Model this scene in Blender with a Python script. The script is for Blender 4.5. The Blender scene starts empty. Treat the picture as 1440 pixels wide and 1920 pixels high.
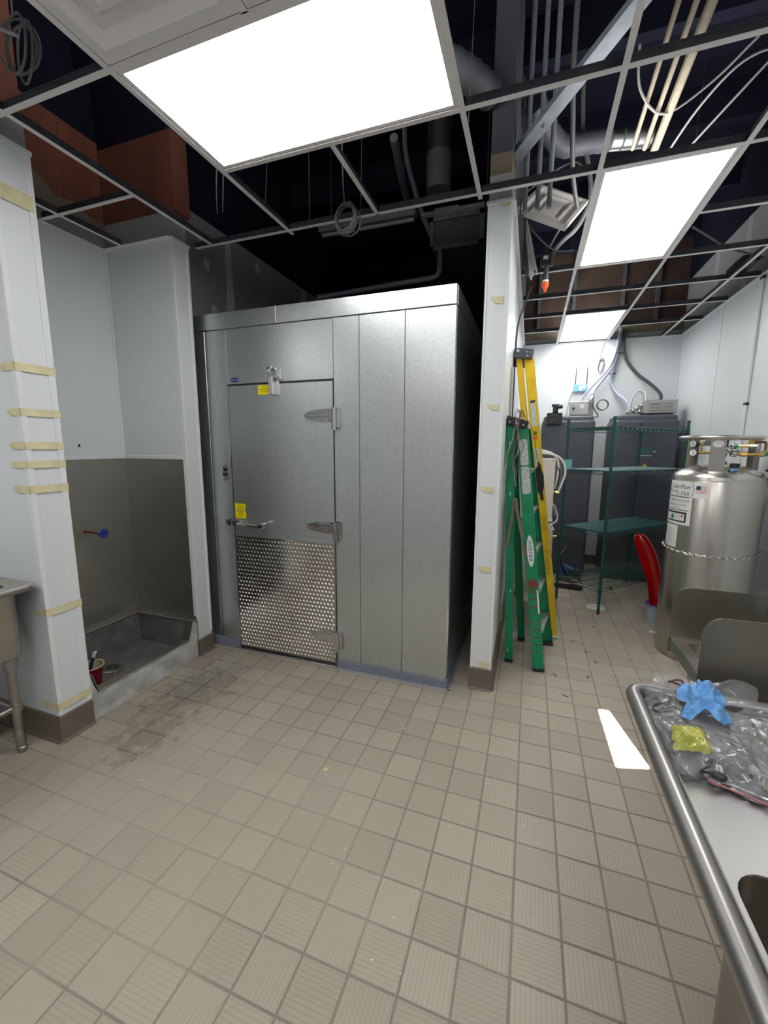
import bpy, bmesh, math, random
from mathutils import Vector, Matrix
random.seed(7)
sc = bpy.context.scene
COL = sc.collection
V = Vector
PI = math.pi

# ------------------------------------------------------------------ camera, world, sun, exposure
CAM_H = 1.607
cam_d = bpy.data.cameras.new('camera'); cam = bpy.data.objects.new('camera', cam_d); COL.objects.link(cam)
yaw, pitch, roll = -0.337146636, -0.155498169, 0.00417185
cy, sy, cp, sp = math.cos(yaw), math.sin(yaw), math.cos(pitch), math.sin(pitch)
fw = V((sy*cp, cy*cp, sp)); rt = V((cy, -sy, 0)); up = rt.cross(fw)
r2 = rt*math.cos(roll)+up*math.sin(roll); u2 = up*math.cos(roll)-rt*math.sin(roll)
cam.matrix_world = Matrix(((r2.x, u2.x, -fw.x, 0), (r2.y, u2.y, -fw.y, 0), (r2.z, u2.z, -fw.z, CAM_H), (0, 0, 0, 1)))
cam_d.sensor_fit = 'HORIZONTAL'; cam_d.sensor_width = 36.0
cam_d.lens = 776.56/1440*36.0
cam_d.clip_start = 0.02; cam_d.clip_end = 100
sc.camera = cam
w = bpy.data.worlds.new('world'); sc.world = w; w.use_nodes = True
w.node_tree.nodes['Background'].inputs[0].default_value = (0.55, 0.68, 0.9, 1)
w.node_tree.nodes['Background'].inputs[1].default_value = 1.0
SUN_DIR = V((0.42, 1.0, -0.44)).normalized()
sun_d = bpy.data.lights.new('sun', 'SUN'); sun = bpy.data.objects.new('sun', sun_d); COL.objects.link(sun)
sun_d.energy = 150.0; sun_d.angle = math.radians(0.1); sun_d.color = (1, 0.95, 0.88)
sun.rotation_euler = SUN_DIR.to_track_quat('-Z', 'Y').to_euler(); sun.location = (-2, -6, 5)
vs = sc.view_settings
sc.display_settings.display_device = 'sRGB'
vs.view_transform = 'Standard'; vs.look = 'None'; vs.gamma = 1.0; vs.use_curve_mapping = False
vs.exposure = 0.31
LAMP = 9.0     # radiance of the LED panels
try:
    sc.cycles.use_denoising = True
    sc.cycles.max_bounces = 14; sc.cycles.diffuse_bounces = 6; sc.cycles.glossy_bounces = 6
    sc.cycles.transparent_max_bounces = 24; sc.cycles.caustics_reflective = False; sc.cycles.caustics_refractive = False
    sc.cycles.sample_clamp_indirect = 6.0
except Exception:
    pass

# ------------------------------------------------------------------ helpers
WL = {}
class MB:
    def __init__(s): s.bm = bmesh.new()
    def _new(s, bm2, mat=None):
        if mat is not None: bmesh.ops.transform(bm2, matrix=mat, verts=bm2.verts)
        me = bpy.data.meshes.new('tmp'); bm2.to_mesh(me); bm2.free(); s.bm.from_mesh(me); bpy.data.meshes.remove(me); return s
    def box(s, a, b, bev=0.0, seg=1, rot=None):
        a = V(a); b = V(b); c = (a+b)/2; d = b-a
        bm = bmesh.new(); bmesh.ops.create_cube(bm, size=1.0)
        bmesh.ops.scale(bm, vec=(abs(d.x), abs(d.y), abs(d.z)), verts=bm.verts)
        if bev: bmesh.ops.bevel(bm, geom=list(bm.edges), offset=bev, segments=seg, affect='EDGES', profile=0.6)
        m = Matrix.Translation(c)
        if rot is not None: m = m @ rot
        return s._new(bm, m)
    def obox(s, c, size, ax, bev=0.0, seg=1):
        # oriented box: ax = (x,y,z) axis vectors
        bm = bmesh.new(); bmesh.ops.create_cube(bm, size=1.0)
        bmesh.ops.scale(bm, vec=size, verts=bm.verts)
        if bev: bmesh.ops.bevel(bm, geom=list(bm.edges), offset=bev, segments=seg, affect='EDGES', profile=0.6)
        X, Y, Z = [V(q).normalized() for q in ax]
        m = Matrix(((X.x, Y.x, Z.x, c[0]), (X.y, Y.y, Z.y, c[1]), (X.z, Y.z, Z.z, c[2]), (0, 0, 0, 1)))
        return s._new(bm, m)
    def cyl(s, p0, p1, r, r2=None, seg=16, caps=True):
        p0 = V(p0); p1 = V(p1); d = p1-p0
        bm = bmesh.new(); bmesh.ops.create_cone(bm, cap_ends=caps, segments=seg, radius1=r, radius2=r if r2 is None else r2, depth=d.length)
        q = V((0, 0, 1)).rotation_difference(d.normalized()).to_matrix().to_4x4()
        return s._new(bm, Matrix.Translation((p0+p1)/2) @ q)
    def sph(s, c, r, seg=12, sc_=(1, 1, 1)):
        bm = bmesh.new(); bmesh.ops.create_uvsphere(bm, u_segments=seg, v_segments=max(6, seg*2//3), radius=r)
        bmesh.ops.scale(bm, vec=sc_, verts=bm.verts)
        return s._new(bm, Matrix.Translation(c))
    def tube(s, pts, r, seg=8, closed=False, smooth=0, flat=None):
        pts = [V(p) for p in pts]
        if smooth:
            n0 = len(pts); pts = spline(pts, smooth, closed)
            if isinstance(r, (list, tuple)) and len(r) == n0:
                r = [r[min(int(i/smooth), n0-1)]+(r[min(int(i/smooth)+1, n0-1)]-r[min(int(i/smooth), n0-1)])*(i/smooth-int(i/smooth)) for i in range(len(pts))]
        n = len(pts); bm = bmesh.new(); rings = []
        prev = None
        for i, p in enumerate(pts):
            a = pts[(i-1) % n] if (closed or i > 0) else p
            b = pts[(i+1) % n] if (closed or i < n-1) else p
            t = (b-a).normalized() if (b-a).length > 1e-9 else V((0, 0, 1))
            if prev is None:
                x = t.orthogonal().normalized()
            else:
                x = prev-t*prev.dot(t)
                x = x.normalized() if x.length > 1e-6 else t.orthogonal().normalized()
            prev = x; y = t.cross(x)
            rr = r[i] if isinstance(r, (list, tuple)) else r
            rings.append([bm.verts.new(p+(x*math.cos(2*PI*k/seg)+y*math.sin(2*PI*k/seg))*rr) for k in range(seg)])
        for i in range(n if closed else n-1):
            A, B = rings[i], rings[(i+1) % n]
            for k in range(seg): bm.faces.new((A[k], A[(k+1) % seg], B[(k+1) % seg], B[k]))
        if not closed:
            bm.faces.new(rings[0][::-1]); bm.faces.new(rings[-1])
        return s._new(bm)
    def lathe(s, prof, c, seg=48, cap=True):
        bm = bmesh.new(); rings = []
        for r, z in prof:
            if r < 1e-6: rings.append([bm.verts.new((c[0], c[1], c[2]+z))])
            else: rings.append([bm.verts.new((c[0]+r*math.cos(2*PI*k/seg), c[1]+r*math.sin(2*PI*k/seg), c[2]+z)) for k in range(seg)])
        for A, B in zip(rings, rings[1:]):
            for k in range(seg):
                a = A[k % len(A)]; b = A[(k+1) % len(A)]; c2 = B[(k+1) % len(B)]; d = B[k % len(B)]
                vsx = []
                for v in (a, b, c2, d):
                    if v not in vsx: vsx.append(v)
                if len(vsx) > 2: bm.faces.new(vsx)
        bmesh.ops.recalc_face_normals(bm, faces=bm.faces)
        return s._new(bm)
    def prism(s, poly, o, X, Y, N, depth):
        # polygon (list of 2D) in plane o + x*X + y*Y extruded along N by depth
        o, X, Y, N = V(o), V(X).normalized(), V(Y).normalized(), V(N).normalized()
        bm = bmesh.new()
        A = [bm.verts.new(o+X*p[0]+Y*p[1]) for p in poly]; B = [bm.verts.new(o+X*p[0]+Y*p[1]+N*depth) for p in poly]
        bm.faces.new(A); bm.faces.new(B[::-1])
        for i in range(len(A)):
            j = (i+1) % len(A); bm.faces.new((A[j], A[i], B[i], B[j]))
        bmesh.ops.recalc_face_normals(bm, faces=bm.faces)
        return s._new(bm)
    def quad(s, *ps):
        vs_ = [s.bm.verts.new(V(p)) for p in ps]; s.bm.faces.new(vs_); return s
    def grid(s, fn, nu, nv, thick=0.0):
        # fn(u,v) -> point ; two-sided shell if thick
        bm = bmesh.new()
        P = [[V(fn(i/nu, j/nv)) for j in range(nv+1)] for i in range(nu+1)]
        g = [[bm.verts.new(P[i][j]) for j in range(nv+1)] for i in range(nu+1)]
        for i in range(nu):
            for j in range(nv): bm.faces.new((g[i][j], g[i+1][j], g[i+1][j+1], g[i][j+1]))
        if thick:
            bm.normal_update()
            ret = bmesh.ops.solidify(bm, geom=list(bm.faces), thickness=thick)
        return s._new(bm)
    def each(s, name, mat, parent, **kw):
        # every loose island becomes an object of its own
        s.bm.verts.index_update(); seen = set(); out = []
        for v0 in s.bm.verts:
            if v0 in seen: continue
            st = [v0]; isl = []; seen.add(v0)
            while st:
                v = st.pop(); isl.append(v)
                for e in v.link_edges:
                    o = e.other_vert(v)
                    if o not in seen: seen.add(o); st.append(o)
            m = MB(); mp = {v: m.bm.verts.new(v.co) for v in isl}
            for f in {f for v in isl for f in v.link_faces}: m.bm.faces.new([mp[v] for v in f.verts])
            out.append(m.build(name, mat, parent, **kw))
        s.bm.free(); return out
    def build(s, name, mat, parent=None, smooth=True, ang=35, kind=None, label=None):
        bm = s.bm
        if not bm.verts: raise ValueError(name)
        lo = V([min(v.co[i] for v in bm.verts) for i in range(3)]); hi = V([max(v.co[i] for v in bm.verts) for i in range(3)])
        o = (lo+hi)/2
        if parent is None: o.z = lo.z
        for v in bm.verts: v.co -= o
        me = bpy.data.meshes.new(name); bm.to_mesh(me); bm.free()
        if smooth:
            me.shade_smooth(); me.set_sharp_from_angle(angle=math.radians(ang))
        me.materials.append(mat)
        ob = bpy.data.objects.new(name, me); COL.objects.link(ob)
        put(ob, o, parent)
        if kind: ob['kind'] = kind
        if label: ob['label'] = label
        return ob
def put(ob, o, parent):
    ob.location = V(o)-(WL[parent.name] if parent else V((0, 0, 0)))
    WL[ob.name] = V(o)
    if parent: ob.parent = parent
def tag(ob, label, cat, group=None, kind=None):
    ob['label'] = label; ob['category'] = cat
    if group: ob['group'] = group
    if kind: ob['kind'] = kind
    return ob
def thing(name, label, cat, loc, group=None):
    o = bpy.data.objects.new(name, None); COL.objects.link(o); o.empty_display_size = 0.1
    o.location = loc; WL[o.name] = V(loc)
    return tag(o, label, cat, group)
def struct(name, loc=(0, 0, 0)):
    o = bpy.data.objects.new(name, None); COL.objects.link(o); o.empty_display_size = 0.1
    o.location = loc; WL[o.name] = V(loc); o['kind'] = 'structure'
    return o
def spline(pts, k, closed=False):
    out = []; n = len(pts)
    rng = range(n if closed else n-1)
    for i in rng:
        if closed: p0, p1, p2, p3 = pts[(i-1) % n], pts[i], pts[(i+1) % n], pts[(i+2) % n]
        else: p0, p1, p2, p3 = pts[max(i-1, 0)], pts[i], pts[i+1], pts[min(i+2, n-1)]
        for j in range(k):
            t = j/k
            out.append(0.5*((2*p1)+(p2-p0)*t+(2*p0-5*p1+4*p2-p3)*t*t+(3*p1-p0-3*p2+p3)*t**3))
    if not closed: out.append(pts[-1])
    return out
_fc = [0]
def text_verts(s, size):
    cu = bpy.data.curves.new('tmp_text', 'FONT'); cu.body = s; cu.size = size; cu.align_x = 'CENTER'; cu.align_y = 'CENTER'; cu.resolution_u = 3
    ob = bpy.data.objects.new('tmp_text', cu); COL.objects.link(ob)
    me = bpy.data.meshes.new_from_object(ob)
    vs_ = [v.co.copy() for v in me.vertices]; fs = [tuple(p.vertices) for p in me.polygons]
    bpy.data.objects.remove(ob); bpy.data.curves.remove(cu); bpy.data.meshes.remove(me)
    return vs_, fs
def letters(name, s, size, mat, parent, fn, wide=1.0, shear=0.0):
    # fn maps (x,y) of the text plane to world
    vs_, fs = text_verts(s, size)
    m = MB(); bv = [m.bm.verts.new(V(fn(v.x*wide+v.y*shear, v.y))) for v in vs_]
    for f in fs:
        try: m.bm.faces.new([bv[i] for i in f])
        except ValueError: pass
    return m.build(name, mat, parent, smooth=False)
def plane_fn(o, X, Y):
    o, X, Y = V(o), V(X).normalized(), V(Y).normalized()
    return lambda x, y: o+X*x+Y*y

# ------------------------------------------------------------------ materials
def nt(name):
    m = bpy.data.materials.new(name); m.use_nodes = True; t = m.node_tree
    return m, t, t.nodes['Principled BSDF']
def N(t, typ, **kw):
    n = t.nodes.new(typ)
    for k, v in kw.items():
        if k.startswith('i_'): n.inputs[k[2:]].default_value = v
        elif k[0] == 'n' and k[1:].isdigit(): n.inputs[int(k[1:])].default_value = v
        else: setattr(n, k, v)
    return n
def math_(t, op, a, b=None, c=None):
    n = t.nodes.new('ShaderNodeMath'); n.operation = op
    for i, q in enumerate((a, b, c)):
        if q is None: continue
        if isinstance(q, (int, float)): n.inputs[i].default_value = q
        else: t.links.new(q, n.inputs[i])
    return n.outputs[0]
def mixc(t, fac, a, b, mode='MIX'):
    n = t.nodes.new('ShaderNodeMix'); n.data_type = 'RGBA'; n.blend_type = mode
    for i, q in ((0, fac), (6, a), (7, b)):
        if isinstance(q, (int, float)): n.inputs[i].default_value = q
        elif isinstance(q, tuple): n.inputs[i].default_value = (*q[:3], 1)
        else: t.links.new(q, n.inputs[i])
    return n.outputs[2]
def M(name, col, rough=0.5, metal=0.0, var=0.0, vscale=4.0, bump=0.0, bscale=60.0, bdist=0.002, stretch=None, rvar=0.0, spec=None, emit=None, est=0, world=False, vdet=3):
    m, t, b = nt(name)
    b.inputs['Base Color'].default_value = (*col, 1); b.inputs['Roughness'].default_value = rough; b.inputs['Metallic'].default_value = metal
    if spec is not None: b.inputs['Specular IOR Level'].default_value = spec
    if emit: b.inputs['Emission Color'].default_value = (*emit, 1); b.inputs['Emission Strength'].default_value = est
    if var or bump or rvar:
        if world: co = N(t, 'ShaderNodeNewGeometry').outputs['Position']
        else: co = N(t, 'ShaderNodeTexCoord').outputs['Object']
        if stretch:
            mp = N(t, 'ShaderNodeMapping'); mp.inputs['Scale'].default_value = stretch; t.links.new(co, mp.inputs[0]); co = mp.outputs[0]
        if var or rvar:
            nz = N(t, 'ShaderNodeTexNoise', i_Scale=vscale, i_Detail=vdet); t.links.new(co, nz.inputs['Vector'])
            if var:
                dk = tuple(max(0, c*(1-var)) for c in col); lt = tuple(min(1, c*(1+var)) for c in col)
                r = N(t, 'ShaderNodeMapRange', n1=0.3, n2=0.7); t.links.new(nz.outputs[0], r.inputs[0])
                t.links.new(mixc(t, r.outputs[0], dk, lt), b.inputs['Base Color'])
            if rvar:
                r = N(t, 'ShaderNodeMapRange', n1=0.3, n2=0.7, n3=max(0.02, rough-rvar), n4=rough+rvar); t.links.new(nz.outputs[0], r.inputs[0]); t.links.new(r.outputs[0], b.inputs['Roughness'])
        if bump:
            nz = N(t, 'ShaderNodeTexNoise', i_Scale=bscale, i_Detail=2.0); t.links.new(co, nz.inputs['Vector'])
            bp = N(t, 'ShaderNodeBump', i_Strength=bump, i_Distance=bdist); t.links.new(nz.outputs[0], bp.inputs['Height']); t.links.new(bp.outputs[0], b.inputs['Normal'])
    return m
W_FRP = M('white_wall_panel', (0.73, 0.765, 0.785), 0.32, bump=0.25, bscale=70, bdist=0.003, world=True)
W_TRIM = M('white_trim', (0.78, 0.79, 0.80), 0.4)
GYP = M('grey_wallboard', (0.33, 0.335, 0.34), 0.9, var=0.15, vscale=2.5, world=True)
TAN = M('tan_board', (0.17, 0.14, 0.10), 0.9, var=0.15, vscale=8, world=True)
WOOD = M('reddish_plywood', (0.155, 0.052, 0.03), 0.75, var=0.3, vscale=5, stretch=(1, 1, 0.12), world=True)
DECK = M('dark_deck', (0.010, 0.0105, 0.019), 0.9, var=0.4, vscale=0.8, world=True, spec=0.03)
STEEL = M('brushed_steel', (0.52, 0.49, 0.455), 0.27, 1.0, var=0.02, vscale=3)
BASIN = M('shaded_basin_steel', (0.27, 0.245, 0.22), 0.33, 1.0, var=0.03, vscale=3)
DECKS = M('led_sheen_drain_board', (0.72, 0.71, 0.70), 0.3, 1.0, var=0.04, vscale=3)  # paler base colour stands in for the LED panels' reflection
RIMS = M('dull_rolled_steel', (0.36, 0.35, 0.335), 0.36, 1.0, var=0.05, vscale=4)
STEEL_D = M('satin_steel', (0.40, 0.385, 0.355), 0.36, 1.0, var=0.05, vscale=3)
STEEL_A = M('alcove_steel', (0.42, 0.41, 0.385), 0.42, 1.0, var=0.08, vscale=2.5, world=True)
STEEL_W = M('splash_steel', (0.33, 0.31, 0.275), 0.42, 1.0, var=0.06, vscale=2.5, world=True)
CHROME = M('chrome', (0.60, 0.60, 0.60), 0.08, 1.0)
GALV_D = M('shaded_galvanised', (0.075, 0.078, 0.088), 0.6, 0.4, var=0.2, vscale=9, spec=0.2)  # darkness of the unlit space above the grid is in this base colour
TEE = M('white_tee_paint', (0.90, 0.88, 0.88), 0.4)
ALU = M('aluminium', (0.62, 0.61, 0.6), 0.35, 1.0)
BLACK = M('black_plastic', (0.018, 0.018, 0.02), 0.4)
DGREY = M('dark_grey_plastic', (0.06, 0.065, 0.075), 0.5)
WHITE = M('white_plastic', (0.78, 0.77, 0.75), 0.35)
LGREY = M('light_grey_metal', (0.42, 0.41, 0.40), 0.45, 0.3, var=0.05)
BASET = M('brown_base_tile', (0.155, 0.125, 0.10), 0.5, var=0.12, vscale=5)
TAPE = M('masking_tape', (0.70, 0.64, 0.40), 0.7, var=0.1, vscale=25)
FILM = M('blue_grey_film', (0.19, 0.215, 0.27), 0.4, var=0.1)
GREENF = M('green_fibreglass', (0.0, 0.235, 0.105), 0.42, var=0.22, vscale=9)
YELF = M('yellow_fibreglass', (0.72, 0.47, 0.0), 0.4, var=0.14, vscale=7)
YELEDGE = M('pale_yellow_edge', (0.80, 0.72, 0.38), 0.5)
SHELFG = M('green_epoxy', (0.012, 0.075, 0.062), 0.35, 0.2)
TANKG = M('grey_tank_plastic', (0.078, 0.085, 0.105), 0.5, var=0.08, vscale=3)
RED = M('red_plastic', (0.42, 0.004, 0.008), 0.14)
REDP = M('faded_red_paint', (0.20, 0.035, 0.025), 0.6, var=0.3, vscale=40)
BLUE = M('blue_plastic', (0.03, 0.05, 0.35), 0.35)
BLUEC = M('blue_cloth', (0.15, 0.36, 0.68), 0.85, var=0.1, vscale=60, bump=0.3, bscale=300)
BLUET = M('blue_fabric', (0.06, 0.12, 0.32), 0.8, var=0.4, vscale=30)
BRASS = M('brass', (0.62, 0.42, 0.13), 0.28, 1.0)
COPPER = M('copper', (0.27, 0.135, 0.085), 0.35, 1.0)
PAPER = M('white_label', (0.75, 0.75, 0.74), 0.5)
PRINT = M('black_print', (0.03, 0.03, 0.03), 0.6)
PRINTG = M('grey_print', (0.35, 0.35, 0.36), 0.6)
GRN = M('green_print', (0.0, 0.25, 0.12), 0.5)
REDI = M('red_print', (0.55, 0.05, 0.05), 0.5)
PINK = M('flag_stripe_red', (0.65, 0.2, 0.22), 0.5)
NAVY = M('navy_print', (0.02, 0.05, 0.16), 0.4)
YELL = M('yellow_label', (0.85, 0.75, 0.0), 0.5)
YELLP = M('ochre_print', (0.5, 0.4, 0.0), 0.6)
ORANGE = M('orange_cap', (0.85, 0.12, 0.02), 0.5)
BEIGE = M('beige_pipe', (0.165, 0.137, 0.095), 0.75, var=0.2, vscale=12)
CABLEG = M('grey_cable', (0.20, 0.20, 0.21), 0.6)
CABLEW = M('white_cable', (0.55, 0.54, 0.52), 0.5)
CABLEP = M('shaded_pale_cable', (0.14, 0.135, 0.13), 0.7)  # pale cable with the plenum's shade put into its colour
DUCT = M('duct_metal', (0.30, 0.30, 0.31), 0.35, 1.0)
SHADEG = M('shaded_grey_metal', (0.055, 0.06, 0.07), 0.6, 0.2)  # grey metal darkened in colour for plenum shade
CABLED = M('dark_cable', (0.05, 0.048, 0.05), 0.6)
CONDUIT = M('blue_grey_conduit', (0.36, 0.40, 0.50), 0.45)
CEMENT = M('cement_curb', (0.52, 0.52, 0.505), 0.8, var=0.32, vscale=7, bump=0.4, bscale=50)
TUB = M('dark_terrazzo_tub', (0.155, 0.158, 0.152), 0.42, var=0.35, vscale=9, rvar=0.12)
SPREAD = M('dull_spreader_metal', (0.24, 0.20, 0.15), 0.55, 0.6, var=0.25, vscale=30)
BROWNW = M('brown_wire', (0.12, 0.04, 0.04), 0.6)
CREAM = M('cream_plastic', (0.62, 0.55, 0.36), 0.5)
CHIP = M('white_debris', (0.75, 0.72, 0.66), 0.8)
KRAFT = M('brown_paper', (0.32, 0.22, 0.13), 0.9)
GALVS = M('galvanised_stud', (0.20, 0.22, 0.25), 0.6, 0.3, var=0.15, vscale=14)
AIRW = M('white_air_grille', (0.88, 0.86, 0.88), 0.5)
LED = M('led_diffuser', (0.9, 0.9, 0.9), 0.5, emit=(1.0, 0.985, 0.96), est=LAMP)
BAGIT = M('dark_contents', (0.03, 0.032, 0.04), 0.45)
BAGY = None
def bag_mat(name, tint, dens, rough=0.12):
    m, t, b = nt(name); t.nodes.remove(b)
    out = t.nodes['Material Output']
    tr = N(t, 'ShaderNodeBsdfTransparent'); tr.inputs[0].default_value = (0.97, 0.97, 0.98, 1)
    gl = N(t, 'ShaderNodeBsdfGlossy'); gl.inputs['Roughness'].default_value = rough; gl.inputs[0].default_value = (0.95, 0.95, 0.97, 1)
    df = N(t, 'ShaderNodeBsdfDiffuse'); df.inputs[0].default_value = (*tint, 1)
    fr = N(t, 'ShaderNodeFresnel', i_IOR=1.5)
    m1 = N(t, 'ShaderNodeMixShader', n0=dens); t.links.new(tr.outputs[0], m1.inputs[1]); t.links.new(df.outputs[0], m1.inputs[2])
    m2 = N(t, 'ShaderNodeMixShader'); t.links.new(fr.outputs[0], m2.inputs[0]); t.links.new(m1.outputs[0], m2.inputs[1]); t.links.new(gl.outputs[0], m2.inputs[2])
    t.links.new(m2.outputs[0], out.inputs[0]); return m
CLEAR = bag_mat('clear_bag_film', (0.8, 0.8, 0.83), 0.17)
YBAG = bag_mat('yellow_bag_film', (0.62, 0.62, 0.08), 0.62)

# embossed galvanised skin of the cooler
def galv(name, base, rough):
    m, t, b = nt(name)
    co = N(t, 'ShaderNodeTexCoord').outputs['Object']
    vo = N(t, 'ShaderNodeTexVoronoi', i_Scale=150.0); vo.feature = 'F1'; t.links.new(co, vo.inputs['Vector'])
    nz = N(t, 'ShaderNodeTexNoise', i_Scale=120.0, i_Detail=2.0); t.links.new(co, nz.inputs['Vector'])
    h = math_(t, 'ADD', vo.outputs['Distance'], nz.outputs[0])
    bp = N(t, 'ShaderNodeBump', i_Strength=0.34, i_Distance=0.0007); t.links.new(h, bp.inputs['Height']); t.links.new(bp.outputs[0], b.inputs['Normal'])
    cl = mixc(t, 0.22, base, vo.outputs['Color'], 'OVERLAY')
    bw = N(t, 'ShaderNodeRGBToBW'); t.links.new(cl, bw.inputs[0])
    r = N(t, 'ShaderNodeMapRange', n1=0.3, n2=0.7, n3=0.93, n4=1.06); t.links.new(vo.outputs['Color'], r.inputs[0])
    sclr = N(t, 'ShaderNodeVectorMath', operation='SCALE'); sclr.inputs[0].default_value = base; t.links.new(r.outputs[0], sclr.inputs['Scale'])
    t.links.new(sclr.outputs[0], b.inputs['Base Color'])
    b.inputs['Metallic'].default_value = 0.93; b.inputs['Roughness'].default_value = rough
    return m
GALV = galv('embossed_galvanised_steel', (0.58, 0.61, 0.62), 0.34)
DIAM = M('polished_tread_plate', (0.60, 0.585, 0.56), 0.2, 1.0, rvar=0.05, vscale=6)

# floor tile, grout
T = 0.157; TX, TY = -3.82223816*T, 7.04344017*T
def tile_mats():
    def stain(t, pos):
        sx = N(t, 'ShaderNodeSeparateXYZ'); t.links.new(pos, sx.inputs[0])
        def blob(cx, cyy, rx, ry):
            a = math_(t, 'DIVIDE', math_(t, 'SUBTRACT', sx.outputs[0], cx), rx)
            bb = math_(t, 'DIVIDE', math_(t, 'SUBTRACT', sx.outputs[1], cyy), ry)
            d = math_(t, 'SQRT', math_(t, 'ADD', math_(t, 'MULTIPLY', a, a), math_(t, 'MULTIPLY', bb, bb)))
            return math_(t, 'SUBTRACT', 1.0, d)
        nz = N(t, 'ShaderNodeTexNoise', i_Scale=14.0, i_Detail=6.0, i_Roughness=0.65); t.links.new(pos, nz.inputs['Vector'])
        wet = math_(t, 'MAXIMUM', blob(-2.02, 1.98, 0.32, 0.52), blob(-1.95, 1.55, 0.22, 0.32))
        w_ = math_(t, 'ADD', math_(t, 'MULTIPLY', wet, 0.55), math_(t, 'SUBTRACT', math_(t, 'MULTIPLY', nz.outputs[0], 2.2), 1.22))
        r = N(t, 'ShaderNodeMapRange', n1=0.0, n2=0.22); t.links.new(w_, r.inputs[0])
        edge = N(t, 'ShaderNodeMapRange', n1=-0.05, n2=0.25); t.links.new(wet, edge.inputs[0])
        wetm = math_(t, 'MULTIPLY', r.outputs[0], edge.outputs[0])
        n2 = N(t, 'ShaderNodeTexNoise', i_Scale=2.2, i_Detail=3.0); t.links.new(pos, n2.inputs['Vector'])
        dust = math_(t, 'ADD', blob(-1.45, 1.3, 1.15, 0.75), math_(t, 'SUBTRACT', math_(t, 'MULTIPLY', n2.outputs[0], 1.6), 0.75))
        dr = N(t, 'ShaderNodeMapRange', n1=0.1, n2=0.6); t.links.new(dust, dr.inputs[0])
        return wetm, dr.outputs[0]
    m, t, b = nt('beige_quarry_tile')
    pos = N(t, 'ShaderNodeNewGeometry').outputs['Position']
    s = N(t, 'ShaderNodeSeparateXYZ'); t.links.new(pos, s.inputs[0])
    u = math_(t, 'DIVIDE', math_(t, 'SUBTRACT', s.outputs[0], TX), T); v = math_(t, 'DIVIDE', math_(t, 'SUBTRACT', s.outputs[1], TY), T)
    fu, fv = math_(t, 'FLOOR', u), math_(t, 'FLOOR', v)
    cmb = N(t, 'ShaderNodeCombineXYZ'); t.links.new(fu, cmb.inputs[0]); t.links.new(fv, cmb.inputs[1])
    wn = N(t, 'ShaderNodeTexWhiteNoise'); wn.noise_dimensions = '2D'; t.links.new(cmb.outputs[0], wn.inputs['Vector'])
    par = math_(t, 'FLOORED_MODULO', math_(t, 'ADD', fu, fv), 2.0)
    cu = math_(t, 'ADD', math_(t, 'MULTIPLY', u, par), math_(t, 'MULTIPLY', v, math_(t, 'SUBTRACT', 1.0, par)))
    wv = math_(t, 'SINE', math_(t, 'MULTIPLY', cu, 2*PI*11))
    gro = N(t, 'ShaderNodeMapRange', n1=0.72, n2=1.0); t.links.new(wv, gro.inputs[0])
    nz = N(t, 'ShaderNodeTexNoise', i_Scale=40.0, i_Detail=3.0); t.links.new(pos, nz.inputs['Vector'])
    ramp = N(t, 'ShaderNodeValToRGB')
    els = ramp.color_ramp.elements; els[0].position = 0.0; els[0].color = (0.37, 0.325, 0.26, 1); els[1].position = 1.0; els[1].color = (0.45, 0.402, 0.324, 1)
    e = els.new(0.5); e.color = (0.41, 0.365, 0.292, 1); e = els.new(0.93); e.color = (0.437, 0.395, 0.317, 1)
    t.links.new(wn.outputs['Value'], ramp.inputs[0])
    c = mixc(t, math_(t, 'MULTIPLY', gro.outputs[0], 0.24), ramp.outputs[0], (0.2, 0.17, 0.135))
    c = mixc(t, math_(t, 'MULTIPLY', nz.outputs[0], 0.16), c, (0.25, 0.215, 0.17))
    wet, dust = stain(t, pos)
    c = mixc(t, math_(t, 'MULTIPLY', dust, 0.45), c, (0.42, 0.38, 0.308))
    c = mixc(t, math_(t, 'MULTIPLY', wet, 0.5), c, (0.17, 0.15, 0.115))
    t.links.new(c, b.inputs['Base Color'])
    b.inputs['Roughness'].default_value = 0.52
    t.links.new(math_(t, 'SUBTRACT', 0.5, math_(t, 'MULTIPLY', wet, 0.15)), b.inputs['Roughness'])
    hh = math_(t, 'SUBTRACT', math_(t, 'MULTIPLY', nz.outputs[0], 0.25), gro.outputs[0])
    bp = N(t, 'ShaderNodeBump', i_Strength=0.35, i_Distance=0.0012); t.links.new(hh, bp.inputs['Height']); t.links.new(bp.outputs[0], b.inputs['Normal'])
    g, t, b = nt('grey_grout')
    pos = N(t, 'ShaderNodeNewGeometry').outputs['Position']
    nz = N(t, 'ShaderNodeTexNoise', i_Scale=6.0, i_Detail=4.0); t.links.new(pos, nz.inputs['Vector'])
    c = mixc(t, nz.outputs[0], (0.19, 0.162, 0.14), (0.31, 0.268, 0.228))
    wet, dust = stain(t, pos)
    c = mixc(t, math_(t, 'MULTIPLY', dust, 0.85), c, (0.39, 0.35, 0.283))
    c = mixc(t, math_(t, 'MULTIPLY', wet, 0.7), c, (0.06, 0.05, 0.04))
    t.links.new(c, b.inputs['Base Color']); b.inputs['Roughness'].default_value = 0.85
    return m, g
TILE, GROUT = tile_mats()

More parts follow.
